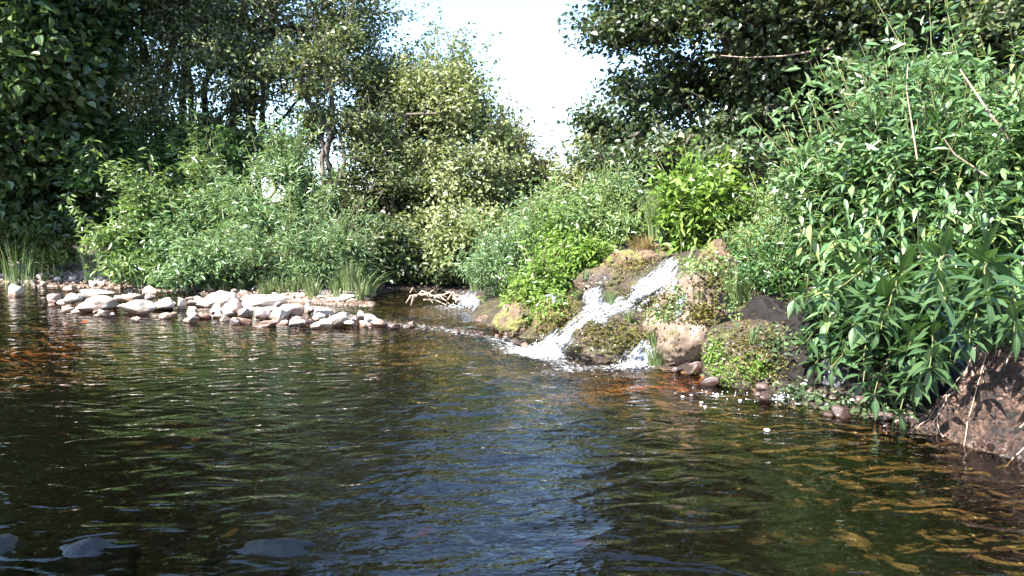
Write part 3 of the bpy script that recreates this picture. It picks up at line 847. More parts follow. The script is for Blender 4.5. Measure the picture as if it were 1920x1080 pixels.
# ------------------------------------------------------------ foliage tools
def leaf_arrays(P, D, Nn, Ln, Wd, fold=0.25, droop=0.15):
    """One leaf of two triangles folded along its midrib for every point; D = direction to the tip, Nn = face normal."""
    D = D / (np.linalg.norm(D, axis=1, keepdims=True) + 1e-9)
    S_ = np.cross(D, Nn); S_ /= (np.linalg.norm(S_, axis=1, keepdims=True) + 1e-9)
    U = np.cross(S_, D)
    Ln = Ln[:, None]; Wd = Wd[:, None]
    def q(t, sgn, w_): return P + D * Ln * t + S_ * Wd * (0.5 * sgn * w_) + U * Wd * fold * w_ - U * Ln * droop * t * t
    V = np.stack([P, q(.28, 1, .85), q(.66, 1, .8), P + D * Ln - U * Ln * droop, q(.66, -1, .8), q(.28, -1, .85)], 1).reshape(-1, 3)
    n = len(P)
    i = np.arange(n) * 6
    F = np.stack([np.stack([i + a_, i + b_, i + c_], 1) for a_, b_, c_ in ((0, 1, 2), (0, 2, 3), (0, 3, 4), (0, 4, 5))], 1).reshape(-1, 3)
    return V, F


def foliage_mesh(name, P, size, aspect, m, r0, up=0.6, down=0.3, outward=None, tint=None):
    n = len(P)
    D = r0.normal(size=(n, 3)); D[:, 2] = D[:, 2] * 0.6 - down
    if outward is not None: D += outward
    Nn = r0.normal(size=(n, 3)) * (1 - up); Nn[:, 2] += up
    L = size * r0.uniform(0.6, 1.25, n)
    V, F = leaf_arrays(P, D, Nn, L, L * aspect)
    if tint is None:
        tint = 0.5 + 0.33 * fbm(P[:, 0] * 1.2, P[:, 1] * 1.2, P[:, 2] * 1.2, 2, 77) + r0.normal(size=n) * 0.2
    return np_mesh(name, V, F, m, smooth=False, fattr={'tint': np.clip(np.repeat(tint, 4), 0, 1)})


def tubes(name, segs, m, sides=5):
    """segs: arrays a, b (n,3), ra, rb (n)."""
    a, b, ra, rb = segs
    d = b - a; L = np.linalg.norm(d, axis=1, keepdims=True); d = d / (L + 1e-9)
    ref = np.where(np.abs(d[:, 2:3]) > 0.9, np.array([[1., 0, 0]]), np.array([[0., 0, 1]]))
    u = np.cross(d, ref); u /= np.linalg.norm(u, axis=1, keepdims=True) + 1e-9
    v = np.cross(d, u)
    an = np.arange(sides) / sides * 2 * np.pi
    ring = u[:, None, :] * np.cos(an)[None, :, None] + v[:, None, :] * np.sin(an)[None, :, None]
    A_ = a[:, None, :] + ring * ra[:, None, None]; B_ = b[:, None, :] + ring * rb[:, None, None]
    V = np.concatenate([A_, B_], 1).reshape(-1, 3)
    i = (np.arange(len(a)) * 2 * sides)[:, None]; k = np.arange(sides)[None, :]; k2 = (k + 1) % sides
    F = np.stack([i + k, i + k2, i + sides + k2, i + sides + k], 2).reshape(-1, 4)
    return np_mesh(name, V, F, m)


def B(px, py, Yd, rpx, rpy, ry, w=1.0):      # a blob of crown given by where and how large it shows
    c = A(px, py, Yd)
    return (c.x, c.y, c.z, rpx / FPX * Yd, ry, rpy / FPX * Yd, w)


def tree(name, label, cat, blobs, base, stems, ncl, nleaf, size, aspect, lm, bm_='bark', seed=0, spread=0.3, gaps=0.0, shell=0.55,
         group=None, rad=0.006, trunk_r=0.0, up=0.6, gscale=1.1, crown_name='crown', lump_n=22, lump_r=.40, shoots=(.25, .45)):
    r0 = np.random.default_rng(seed)
    base = np.array(base, float)
    w = np.array([bl[6] * bl[3] * bl[4] * bl[5] for bl in blobs]) ** 0.8; w /= w.sum()
    lumps, pts = [], []
    nl = max(8, ncl // lump_n)
    while len(lumps) < nl:
        bl = blobs[r0.choice(len(blobs), p=w)]
        q = r0.normal(size=3); q /= np.linalg.norm(q)
        q *= r0.random() ** (1 / 3) if r0.random() > shell else r0.uniform(0.72, 1.0)
        q *= 1 + 0.16 * float(vnoise(q[0] * 2.5 + seed, q[1] * 2.5, q[2] * 2.5, seed))
        lumps.append((bl[0] + q[0] * bl[3], bl[1] + q[1] * bl[4], bl[2] + q[2] * bl[5], min(bl[3], bl[5])))
    tries = 0
    while len(pts) < ncl and tries < ncl * 8:
        tries += 1
        l = lumps[r0.integers(nl)]
        q = r0.normal(size=3); q /= np.linalg.norm(q); q *= r0.random() ** .5
        lr = l[3] * lump_r * (0.7 + 0.6 * ((l[0] * 13.7) % 1))
        p = np.array([l[0] + q[0] * lr * 1.25, l[1] + q[1] * lr, l[2] + q[2] * lr * .7 - 0.25 * lr * (q[0] ** 2 + q[1] ** 2)])
        if p[2] < 0.12: continue
        if gaps > 0 and float(vnoise(p[0] * gscale, p[1] * gscale, p[2] * gscale, seed + 9)) < -1 + 2 * gaps * r0.uniform(.8, 1.2): continue
        pts.append(p)
    ncl = len(pts)
    pts = np.array(pts)
    ctr = pts.mean(0)
    nodes, par, sid = [], [], []
    top = pts[:, 2].max()
    for s in range(stems):
        bs = pts.std(0) * 0.45
        st = base + (np.clip(r0.normal(size=3), -1.3, 1.3) * np.array([bs[0], bs[1], 0]) if stems > 1 else 0)
        far = pts[r0.integers(len(pts))] if stems > 1 else ctr
        en = np.array([far[0] * .55 + ctr[0] * .45, far[1] * .55 + ctr[1] * .45, top * 0.35 + ctr[2] * .65])
        prev = -1
        for k in range(9):
            t = k / 8
            q = st * (1 - t) + en * t
            q[:2] += r0.normal(size=2) * 0.05 * k / 3
            q[2] = st[2] + (en[2] - st[2]) * t ** 0.85
            nodes.append(q); par.append(prev); sid.append(s); prev = len(nodes) - 1
    order = np.argsort(np.min(np.linalg.norm(pts[:, None, :] - np.array(nodes)[None], axis=2), axis=1))
    NA = np.zeros((len(nodes) + 5 * ncl, 3)); NA[:len(nodes)] = nodes; cnt = len(nodes)
    tips = []
    for oi in order:
        p = pts[oi]
        dv = NA[:cnt] - p
        dist = np.sqrt((dv ** 2).sum(1)) + 0.7 * np.maximum(dv[:, 2], 0)
        j = int(np.argmin(dist))
        q = NA[j]
        L = np.linalg.norm(p - q)
        prev = j
        ns = 1 if L < 0.35 else (2 if L < 0.9 else 3)
        for k in range(1, ns + 1):
            t = k / ns
            x = q + (p - q) * t
            if k < ns: x = x + r0.normal(size=3) * 0.07 * L + np.array([0, 0, 0.08 * L * (1 - t)])
            NA[cnt] = x; par.append(prev); sid.append(sid[prev]); prev = cnt; cnt += 1
        tips.append(prev)
    sh = []
    topz = np.percentile(pts[:, 2], 45)
    for q in list(tips):
        if NA[q][2] > topz and r0.random() < shoots[0]:
            d = r0.normal(size=3) * np.array([.45, .45, .2]) + np.array([0, 0, 1.0]); d /= np.linalg.norm(d)
            o2 = (NA[q] - ctr); o2 /= np.linalg.norm(o2) + 1e-6
            d = d + o2 * .5
            NA[cnt] = NA[q] + d * shoots[1] * r0.uniform(.4, 1.2); par.append(q); sid.append(sid[q]); tips.append(cnt); sh.append(cnt); cnt += 1
    par = np.array(par); NA = NA[:cnt]
    c = np.zeros(cnt)
    np.add.at(c, tips, 1)
    for i in range(cnt - 1, -1, -1):
        if par[i] >= 0: c[par[i]] += c[i]
    rr = rad * np.maximum(c, 0.4) ** 0.46
    idx = np.where(par >= 0)[0]
    ra = rr[par[idx]]; rb = rr[idx]
    ra = np.minimum(ra, rb * 1.7)
    root = empty(name, tuple(base))
    tag(root, label, cat, group)
    off = base
    st_mask = (c[idx] > ncl * 0.06)
    sid = np.array(sid)
    for s in range(stems):
        q = st_mask & (sid[idx] == s)
        ii = idx[q]
        if len(ii): link('trunk' if cat == 'tree' else 'stem', tubes('trunk', (NA[par[ii]] - off, NA[ii] - off, ra[q], rb[q]), M[bm_], 8), root)
    jj = idx[~st_mask]
    tag(link('branches', tubes('branches', (NA[par[jj]] - off, NA[jj] - off, ra[~st_mask], rb[~st_mask]), M[bm_], 4), root), kind='stuff')
    tp = np.array(tips)
    pp = NA[par[tp]]; pt = NA[tp]
    k = np.repeat(np.arange(len(tp)), nleaf)
    t = r0.uniform(0.1, 1.1, len(k))[:, None]
    Lp = pp[k] * (1 - t) + pt[k] * t
    spr = spread * (r0.uniform(.6, 1.3, len(tp)) * np.where(np.isin(tp, sh), .42, 1))[k][:, None]
    Lp = Lp + r0.normal(size=(len(k), 3)) * spr * np.array([1, 1, .55]) * 0.6
    ow = (pt[k] - ctr); ow = ow / (np.linalg.norm(ow, axis=1, keepdims=True) + 1e-6) * 0.5
    clt = r0.normal(size=len(tp))[k] * 0.14
    tint = 0.42 + clt + 0.22 * fbm(Lp[:, 0] * .8, Lp[:, 1] * .8, Lp[:, 2] * .8, 2, 77 + seed) + r0.normal(size=len(k)) * 0.16
    keep = Lp[:, 2] > 0.04
    me = foliage_mesh('foliage', (Lp - off)[keep], size, aspect, M[lm], r0, up=up, outward=ow[keep], tint=tint[keep])
    tag(link(crown_name, me, root), kind='stuff')
    return root


def gz(x, y): return float(terrain(x, y))


def base_at(px, Yd):
    p = A(px, 560, Yd)
    return (p.x, Yd, gz(p.x, Yd) - 0.05)


# ------------------------------------------------------------ trees
tree('maple_tree', 'dark broad leaved tree at the left edge with large lobed leaves', 'tree',
     [B(20, 130, 10.5, 150, 190, 1.2), B(60, -120, 10.5, 190, 190, 1.4), B(-20, 330, 10.8, 110, 110, .8)], base_at(-60, 11), 2, 1300, 22, .125, .85, 'maple', seed=31, spread=.34, rad=.008)
tree('alder_tree', 'big many stemmed dark tree left of the sky gap, its stems showing against light', 'tree',
     [B(300, 130, 12, 200, 150, 1.3), B(520, 110, 12.3, 190, 170, 1.4), B(350, -130, 12, 270, 210, 1.7), B(640, 60, 12.6, 80, 110, .8), B(250, 260, 11.8, 110, 90, .8), B(500, 250, 12, 130, 70, .9)],
     base_at(395, 12.2), 9, 3000, 20, .068, .6, 'alder', seed=32, spread=.24, gaps=.30, rad=.0038, gscale=1.6, lump_r=.5)
tree('dark_tree', 'added dark tree crown blocking the sky behind the big many stemmed tree', 'tree',  # crown added to keep reflected sky off the left of the pool
     [B(150, -60, 15, 260, 200, 1.8), B(330, -230, 15, 240, 200, 1.8), B(60, 200, 15, 200, 150, 1.5)], base_at(150, 15), 3, 1500, 20, .11, .7, 'oak', seed=45, spread=.34, rad=.006)
tree('sapling', 'slim sapling with thin bare stems against the small bright gap', 'tree',
     [B(625, 215, 11, 75, 120, .5), B(600, 120, 11, 60, 80, .5)], base_at(632, 11), 4, 210, 14, .07, .5, 'alder', seed=33, spread=.2, rad=.005)
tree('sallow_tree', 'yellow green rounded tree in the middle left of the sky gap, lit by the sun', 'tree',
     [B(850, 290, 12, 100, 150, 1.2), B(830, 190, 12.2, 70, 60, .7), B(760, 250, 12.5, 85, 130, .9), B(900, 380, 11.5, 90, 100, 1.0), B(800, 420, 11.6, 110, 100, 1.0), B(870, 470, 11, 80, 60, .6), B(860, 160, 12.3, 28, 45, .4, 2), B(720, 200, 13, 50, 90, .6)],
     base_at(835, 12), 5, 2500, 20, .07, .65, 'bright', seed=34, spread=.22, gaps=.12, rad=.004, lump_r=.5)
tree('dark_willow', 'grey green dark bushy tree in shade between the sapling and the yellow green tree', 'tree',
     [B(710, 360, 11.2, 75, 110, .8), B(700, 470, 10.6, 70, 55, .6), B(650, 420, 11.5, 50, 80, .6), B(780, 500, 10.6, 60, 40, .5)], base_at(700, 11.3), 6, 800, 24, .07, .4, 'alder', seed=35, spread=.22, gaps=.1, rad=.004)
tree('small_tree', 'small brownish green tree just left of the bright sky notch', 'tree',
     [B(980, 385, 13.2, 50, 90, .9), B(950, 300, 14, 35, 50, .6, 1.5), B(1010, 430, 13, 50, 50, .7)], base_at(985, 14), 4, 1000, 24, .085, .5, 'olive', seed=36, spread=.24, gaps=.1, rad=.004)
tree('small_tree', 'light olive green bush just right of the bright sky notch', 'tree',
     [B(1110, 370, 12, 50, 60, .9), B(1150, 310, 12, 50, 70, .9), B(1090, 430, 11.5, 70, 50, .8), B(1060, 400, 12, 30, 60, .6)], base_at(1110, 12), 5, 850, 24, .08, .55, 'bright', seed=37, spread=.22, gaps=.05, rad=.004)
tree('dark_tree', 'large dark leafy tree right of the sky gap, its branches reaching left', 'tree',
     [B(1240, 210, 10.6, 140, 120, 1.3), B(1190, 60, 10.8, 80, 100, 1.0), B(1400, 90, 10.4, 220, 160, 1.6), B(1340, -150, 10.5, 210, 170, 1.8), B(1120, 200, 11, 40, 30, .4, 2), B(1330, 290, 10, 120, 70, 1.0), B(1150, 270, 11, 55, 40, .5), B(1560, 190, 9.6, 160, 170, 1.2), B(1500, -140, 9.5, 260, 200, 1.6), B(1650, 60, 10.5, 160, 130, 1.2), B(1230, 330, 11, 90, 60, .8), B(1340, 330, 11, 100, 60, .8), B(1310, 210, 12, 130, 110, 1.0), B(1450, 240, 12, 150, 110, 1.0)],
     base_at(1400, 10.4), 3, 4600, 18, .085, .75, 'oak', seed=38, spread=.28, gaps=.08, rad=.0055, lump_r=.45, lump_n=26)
tree('dark_tree', 'dark tree in the top right corner with a pale trunk behind the tall plants', 'tree',
     [B(1780, 20, 7.5, 190, 120, 1.0), B(1930, 120, 7.5, 150, 200, 1.0), B(1750, 200, 7.8, 160, 130, .8), B(1850, -180, 7.5, 260, 180, 1.2)],
     base_at(1775, 7.6), 1, 1300, 24, .085, .7, 'oak', bm_='palebark', seed=39, spread=.28, rad=.005)
tree('far_hedge', 'dense dark hedge far behind the left bank', 'hedge',
     [B(-100, 400, 17, 220, 120, 1.2), B(180, 395, 16, 170, 110, 1.2), B(760, 450, 16, 150, 90, 1.0), B(940, 450, 17, 120, 60, 1.0), B(1150, 440, 16, 140, 70, 1.0), B(420, 455, 17, 240, 45, 1.0)],
     base_at(300, 17), 6, 1500, 18, .14, .65, 'oak', seed=40, spread=.4, rad=.004)
tree('far_hedge', 'dark undergrowth filling the shade under the right hand trees', 'hedge',
     [B(1400, 370, 12.5, 230, 110, 1.0), B(1650, 330, 11, 260, 150, 1.0), B(1900, 300, 10, 200, 200, 1.0)],
     base_at(1450, 12.5), 6, 1500, 24, .11, .65, 'oak', seed=41, spread=.36, rad=.004)
# unseen trees added on the near left bank, to shade the pool's left
tree('added_shade_tree', 'added unseen tree on the near left bank that shades the pool', 'tree',
     [(-5.6, 1.6, 4.3, 1.7, 1.4, 1.5, 1), (-6.2, 1.0, 3.0, 1.4, 1.2, 1.2, 1)], (-6.0, 1.5, 0.1), 2, 650, 26, .13, .7, 'oak', seed=42, spread=.34, rad=.007)
tree('added_shade_tree', 'added unseen tree behind the camera on the left bank that shades the pool', 'tree',
     [(-4.0, -1.0, 4.5, 2.0, 1.9, 1.6, 1), (-4.5, -0.2, 3.0, 1.3, 1.3, 1.0, 1)], (-4.3, -0.9, 0.1), 2, 850, 26, .13, .7, 'oak', seed=43, spread=.34, rad=.007)

# ------------------------------------------------------------ bushes
def bush(label, blobs, px, Yd, ncl, nleaf, size, aspect, lm, seed, name='bush', group='bushes along the banks', **kw):
    return tree(name, label, 'bush', blobs, base_at(px, Yd), kw.pop('stems', 7), ncl, nleaf, size, aspect, lm, seed=seed, group=group, bm_=kw.pop('bm_', 'stem'),
                crown_name='foliage', rad=kw.pop('rad', .0028), spread=kw.pop('spread', .17), lump_r=.55, lump_n=30, shoots=kw.pop('shoots', (.38, .45) if px < 640 else (.28, .26)), **kw)


bush('pale green feathery willow bush arching in front of the small white gap', [B(500, 360, 9.8, 90, 70, .5), B(470, 430, 9.6, 90, 70, .5), B(560, 340, 10, 60, 30, .4)], 480, 9.7, 480, 22, .10, .22, 'willow', 51)
bush('light green narrow leaved bush at the right end of the left bank', [B(560, 470, 9.0, 75, 60, .4), B(610, 490, 8.9, 45, 50, .35), B(520, 500, 8.9, 60, 45, .3)], 565, 9.0, 480, 24, .075, .22, 'willow', 52)
bush('bright green leafy bush behind the gravel in the middle of the left bank', [B(390, 470, 9.4, 80, 65, .45), B(340, 500, 9.3, 60, 40, .35), B(440, 510, 9.2, 60, 35, .3)], 390, 9.4, 480, 22, .085, .35, 'willow', 53)
bush('mid green bush with drooping leaves above the gravel, left of the bright bush', [B(280, 450, 9.8, 70, 75, .45), B(250, 500, 9.6, 50, 35, .35), B(330, 400, 10.2, 80, 55, .5)], 280, 9.8, 480, 22, .10, .35, 'herb', 54)
bush('tall loose pale green weeds rising between the left bushes and the trees', [B(400, 380, 10.2, 70, 70, .4), B(340, 400, 10.2, 60, 60, .4), B(560, 410, 10.0, 50, 60, .35), B(610, 440, 9.6, 30, 45, .3)], 420, 10.2, 420, 18, .10, .26, 'herb', 69, spread=.13)
bush('shaded grey green bush below the stems of the big left tree', [B(320, 310, 10.6, 90, 60, .5), B(410, 340, 10.6, 70, 60, .5), B(240, 340, 10.8, 80, 70, .5)], 330, 10.6, 420, 22, .13, .35, 'teal', 55)
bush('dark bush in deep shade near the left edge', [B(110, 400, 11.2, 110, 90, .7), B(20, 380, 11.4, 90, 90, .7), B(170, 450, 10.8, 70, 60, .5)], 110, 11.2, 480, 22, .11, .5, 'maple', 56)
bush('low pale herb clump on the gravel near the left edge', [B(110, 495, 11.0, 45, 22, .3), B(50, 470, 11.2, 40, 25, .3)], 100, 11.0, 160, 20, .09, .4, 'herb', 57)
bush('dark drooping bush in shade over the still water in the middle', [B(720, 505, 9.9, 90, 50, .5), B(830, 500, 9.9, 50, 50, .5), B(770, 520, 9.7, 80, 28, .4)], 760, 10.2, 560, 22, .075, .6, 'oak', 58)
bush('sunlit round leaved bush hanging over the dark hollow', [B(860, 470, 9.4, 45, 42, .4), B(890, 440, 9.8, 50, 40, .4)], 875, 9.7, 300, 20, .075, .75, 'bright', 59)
G5 = 'green clumps on the slope beside the cascade'
bush('feathery pale green clump at the left end of the slope above the brown rocks', [B(950, 505, 7.2, 52, 50, .35), B(985, 470, 7.5, 55, 45, .4)], 965, 7.3, 420, 22, .055, .22, 'willow', 60, group=G5)
bush('yellow green herb clump just above the small hidden fall', [B(1090, 500, 6.7, 40, 26, .3), B(1060, 460, 7.0, 50, 40, .35)], 1080, 6.8, 300, 22, .06, .5, 'nettle', 61, group=G5)
bush('mixed light green clump behind the dry grass at the cascade top', [B(1130, 430, 7.3, 60, 50, .4), B(1080, 410, 7.8, 60, 45, .5), B(1180, 440, 7.0, 40, 35, .3)], 1130, 7.3, 480, 22, .06, .35, 'herb', 62, group=G5)
bush('tall feathery clump behind the slope with pale tips', [B(1150, 385, 7.9, 35, 35, .3), B(1020, 440, 8.3, 50, 40, .4)], 1130, 8.0, 300, 22, .07, .25, 'willow', 63, group=G5)
bush('low green clump between the brown rock and the olive mossy rock', [B(1000, 560, 6.1, 30, 26, .2), B(1020, 535, 6.3, 26, 24, .2)], 1005, 6.2, 150, 20, .045, .5, 'nettle', 64, group=G5)
bush('bright yellow green nettle bed right of the grass tuft', [B(1320, 400, 6.5, 62, 50, .35), B(1350, 430, 6.4, 60, 36, .35), B(1290, 430, 6.5, 40, 42, .3)], 1330, 6.5, 520, 22, .075, .5, 'nettle', 65, group=G5, name='nettle_bed')
bush('pale washed out herb clump between the nettles and the dark feathery clump', [B(1400, 460, 5.9, 50, 50, .3), B(1380, 530, 5.5, 36, 50, .25), B(1440, 420, 6.2, 50, 40, .3)], 1400, 5.8, 420, 22, .05, .3, 'herb', 66, group=G5)
bush('dark blue green feathery clump overhanging the shaded hollow', [B(1460, 510, 5.2, 62, 62, .3), B(1500, 570, 5.0, 50, 50, .3), B(1430, 570, 5.1, 36, 26, .2)], 1480, 5.3, 420, 24, .05, .3, 'teal', 67, group=G5)
bush('small moss like sprig clump on the top right of the pale rock', [B(1335, 665, 4.5, 14, 30, .06), B(1350, 640, 4.55, 14, 18, .06)], 1340, 4.7, 90, 14, .022, .6, 'nettle', 68, group=G5, spread=.05, rad=.0015, shoots=(.1, .04))

# bulk of the right bank greenery behind the single plants
r0 = np.random.default_rng(70)
tree('plant_thicket', 'thicket of tall green plants covering the right bank behind the single stems', 'plants',
     [B(1620, 420, 4.9, 120, 170, .4), B(1760, 330, 4.7, 160, 190, .45), B(1900, 380, 4.3, 120, 230, .45), B(1700, 560, 4.3, 120, 90, .3), B(1850, 560, 3.9, 120, 80, .3)],
     base_at(1750, 4.7), 12, 1500, 18, .085, .32, 'balsam_bulk', seed=71, spread=.13, rad=.0022, bm_='stem')['kind'] = 'stuff'

# ------------------------------------------------------------ single tall plants with their leaves
def balsam_leaf_mesh(k, mt='balsam'):
    r0 = np.random.default_rng(900 + k)
    n = 6
    V, mid = [], []
    wid = [0.02, 0.20, 0.27, 0.21, 0.10, 0.0]
    cur = 0.25 + 0.25 * k
    for i in range(n):
        t = i / (n - 1)
        x = t; z = -cur * t * t * 0.5
        w_ = wid[i] * 0.5 * (1 + 0.1 * r0.normal()) * 1.15
        tw = 0.1 * r0.normal() * t
        V += [(x, -w_, z + w_ * 0.35 - tw * w_), (x, 0, z), (x, w_, z + w_ * 0.35 + tw * w_)]
        mid += [0, 1, 0]
    F = []
    for i in range(n - 1):
        a_ = i * 3
        F += [(a_, a_ + 3, a_ + 4, a_ + 1), (a_ + 1, a_ + 4, a_ + 5, a_ + 2)]
    return np_mesh('leaf', V, F, M[mt], vattr={'mid': mid})


LEAF = [balsam_leaf_mesh(k) for k in range(4)]
SHADE_LEAF = [balsam_leaf_mesh(k, 'balsam_shaded') for k in range(4)]


def balsam(base, tipv, label, group, nwh=11, size=.13, seed=0, per=3, bend=0.25, stem_m='stem', start=0.22, leaves=None, name='balsam_plant'):
    r0 = random.Random(seed)
    root = empty(name, base); tag(root, label, 'plant', group)
    b = Vector((0, 0, 0)); t = Vector(tipv) - Vector(base)
    H = t.length
    ctrl = Vector((t.x * 0.25 + r0.uniform(-.12, .12) * H, t.y * 0.25 + r0.uniform(-.08, .08) * H, t.z * 0.5 + max(bend, 0) * H * 0.5))
    def pos(u): return b * (1 - u) ** 2 + ctrl * 2 * u * (1 - u) + t * u * u
    P = np.array([pos(i / 10)[:] for i in range(11)]) + np.array([[r0.uniform(-.008, .008) for _ in range(3)] for _ in range(11)])
    rr = np.linspace(.007, .0025, 11) * (H / 1.1) ** .5
    link('stem', tubes('stem', (P[:-1], P[1:], rr[:-1], rr[1:]), M[stem_m], 6), root)
    for w_ in range(nwh):
        u = start + (1 - start) * (w_ / (nwh - 1)) ** 0.85
        p = pos(u); tn = (pos(min(u + .02, 1.02)) - pos(u - .02)).normalized()
        an0 = r0.uniform(0, 6.28)
        k = per if w_ < nwh - 1 else per + 2
        for j in range(k):
            an = an0 + j * 2 * math.pi / k + r0.uniform(-.3, .3)
            s = size * (1.1 - 0.55 * max(0, (u - .55) / .45) ** 1.3) * r0.uniform(.75, 1.15)
            side = tn.orthogonal().normalized(); side.rotate(Quaternion(tn, an))
            d = side + tn * (0.25 + (0.5 if w_ == nwh - 1 else 0)) + Vector((0, 0, -r0.uniform(.1, .95) * (1.0 if u < .92 else .2)))
            d.normalize()
            upv = Vector((r0.uniform(-.3, .3), r0.uniform(-.3, .3), 1))
            sd = upv.cross(d)
            if sd.length < .1: sd = tn.cross(d)
            sd.normalize(); nn = d.cross(sd)
            m3 = Matrix((d, sd, nn)).transposed()
            o = bpy.data.objects.new('leaf', r0.choice(leaves or LEAF))
            C.objects.link(o); o.parent = root
            o.matrix_local = Matrix.Translation(p + d * 0.012) @ m3.to_4x4() @ Matrix.Diagonal((s, s * r0.uniform(.85, 1.25), s, 1))
    return root


# plants leaning over the water in front, each with a place of its own
HERO = [((1640, 560, 4.1), (1560, 690, 3.80), 'plant with drooping pointed leaves hanging lowest at the left of the overhang'),
        ((1660, 540, 3.95), (1620, 720, 3.65), 'plant whose leaf tips hang just above the black rocks'),
        ((1720, 540, 3.8), (1690, 770, 3.45), 'plant hanging straight down to the water in the middle of the overhang'),
        ((1770, 540, 3.6), (1745, 690, 3.25), 'plant with broad dark green leaves left of the red earth face'),
        ((1700, 500, 3.9), (1650, 620, 3.5), 'plant with bright green top leaves in the middle of the overhang'),
        ((1600, 540, 4.3), (1515, 640, 4.05), 'plant leaning far left over the dark hollow'),
        ((1840, 520, 3.4), (1815, 640, 3.1), 'plant hanging over the top of the red earth face'),
        ((1640, 500, 4.2), (1550, 560, 3.9), 'plant with a spreading star of leaves beside the blue green clump'),
        ((1790, 480, 3.7), (1770, 560, 3.1), 'plant in front of the thicket above the earth face, leaves nearly level'),
        ((1900, 520, 3.2), (1905, 620, 2.95), 'plant at the right edge just above the earth face'),
        ((1690, 560, 3.9), (1600, 610, 3.5), 'plant pointing left between the spreading star and the black rocks'),
        ((1740, 560, 3.8), (1700, 660, 3.4), 'plant hanging in the shade behind the lowest leaves'),
        ((1850, 480, 3.5), (1850, 560, 3.05), 'plant whose leaves hang before the dark gap above the earth face'),
        ((1650, 600, 4.2), (1580, 640, 3.95), 'shaded plant low behind the left end of the overhang'),
        ((1720, 600, 3.8), (1640, 740, 3.55), 'plant with pale tipped leaves hanging between the two lowest plants'),
        ((1560, 560, 4.4), (1490, 560, 4.2), 'plant poking out left above the dark hollow'),
        ((1780, 600, 3.6), (1720, 720, 3.4), 'plant drooping behind the left edge of the red earth face'),
        ((1620, 600, 4.2), (1530, 680, 4.0), 'small drooping plant over the glossy blue grey rock')]
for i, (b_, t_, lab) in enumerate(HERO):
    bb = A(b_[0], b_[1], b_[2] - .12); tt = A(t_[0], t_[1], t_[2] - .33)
    balsam(bb, tt, lab, 'plants hanging over the water', nwh=14, size=.17, seed=i, bend=0.2, start=.05, leaves=SHADE_LEAF)
# upright plants of the mass
k = 0
GP = 'tall green plants massed on the right bank'
PL = []
for row, (Y0, ytop) in enumerate([(5.0, 1.0), (4.7, .97), (4.4, .9), (4.15, .78), (3.9, .62)]):
    for c_ in range(15):
        px = 1490 + c_ * 33 + random.uniform(-16, 16) + row * 12
        if px > 1960: continue
        prof = np.interp(px, [1480, 1520, 1600, 1680, 1760, 1850, 1960], [330, 250, 200, 140, 110, 60, 40])
        tops = prof + row * 68 + random.uniform(-25, 60)
        Yd = Y0 + random.uniform(-.2, .2)
        bx = A(px + random.uniform(-10, 40), 500, Yd + .1)
        if inside(np.array(bx.x), np.array(bx.y), poly): continue
        base = (bx.x, bx.y, gz(bx.x, bx.y) - .02)
        tip = A(px + random.uniform(-30, 18), tops, Yd - random.uniform(.05, .35))
        PL.append((base, tip, px, tops, row))
ORD = ['first', 'second', 'third', 'fourth', 'fifth', 'sixth', 'seventh', 'eighth', 'ninth', 'tenth', 'eleventh', 'twelfth', 'thirteenth', 'fourteenth', 'fifteenth']
for i, (base, tip, px, tops, row) in enumerate(PL):
    H = (Vector(tip) - Vector(base)).length
    rank = sorted(q[2] for q in PL if q[4] == row).index(px)
    lab = 'tall plant with pointed leaves, %s of the right thicket, %s' % (
        ['back row', 'second row', 'middle row', 'fourth row', 'front row'][row], ('leftmost' if rank == 0 else ORD[rank] + ' from the left'))
    balsam(base, tip, lab, GP,
           nwh=max(8, int(H / 0.10)), size=random.uniform(.10, .15), seed=100 + i, bend=random.uniform(-.15, .35), start=.06, per=random.choice([2, 3, 3]))
balsam(Vector(base_at(1660, 5.2)), A(1500, 395 - 40, 5.0), 'small star shaped leaf top standing out against the dark hollow left of the thicket', 'single plants standing out', nwh=8, size=.09, seed=501, bend=.1)
balsam(Vector(base_at(1560, 5.0)), A(1480, 300, 4.9), 'pale leaf top sticking out left of the thicket below the dark tree', 'single plants standing out', nwh=8, size=.10, seed=502, bend=.1, start=.5)

NLEAF = [balsam_leaf_mesh(k, 'nettle_single') for k in range(4)]
k = 0
for px, top, Yd, h0 in [(1262, 338, 6.4, 460), (1290, 352, 6.35, 460), (1310, 305, 6.5, 460), (1325, 345, 6.2, 470), (1345, 338, 6.3, 460), (1365, 350, 6.2, 470), (1385, 345, 6.3, 460),
                        (1275, 385, 6.1, 480), (1305, 380, 6.1, 480), (1340, 385, 6.0, 480), (1370, 390, 6.0, 480), (1400, 385, 6.0, 480), (1418, 360, 6.1, 470), (1440, 372, 5.9, 470), (1460, 400, 5.6, 480),
                        (1150, 360, 7.4, 440), (1175, 352, 7.3, 440), (1110, 385, 7.4, 440), (1200, 375, 7.2, 440), (1420, 420, 5.6, 500), (1390, 430, 5.6, 500), (1350, 420, 5.8, 480)]:
    b_ = A(px + random.uniform(-8, 8), h0, Yd + .1); b_.z = gz(b_.x, b_.y) - .02
    lab = ('tallest nettle standing up to a spike against the dark hollow' if top == 305 else
           'upright nettle %s' % ('on the slope behind the cascade top' if px < 1210 else ('in the bright bed right of the grass tuft, back of the bed' if h0 < 475 else 'in the bright bed right of the grass tuft, front of the bed')))
    balsam(b_, A(px, top, Yd), lab, None if top == 305 else lab, nwh=12, size=random.uniform(.07, .095), seed=600 + k, per=2, bend=.05, start=.15, leaves=NLEAF, name='nettle')
    k += 1

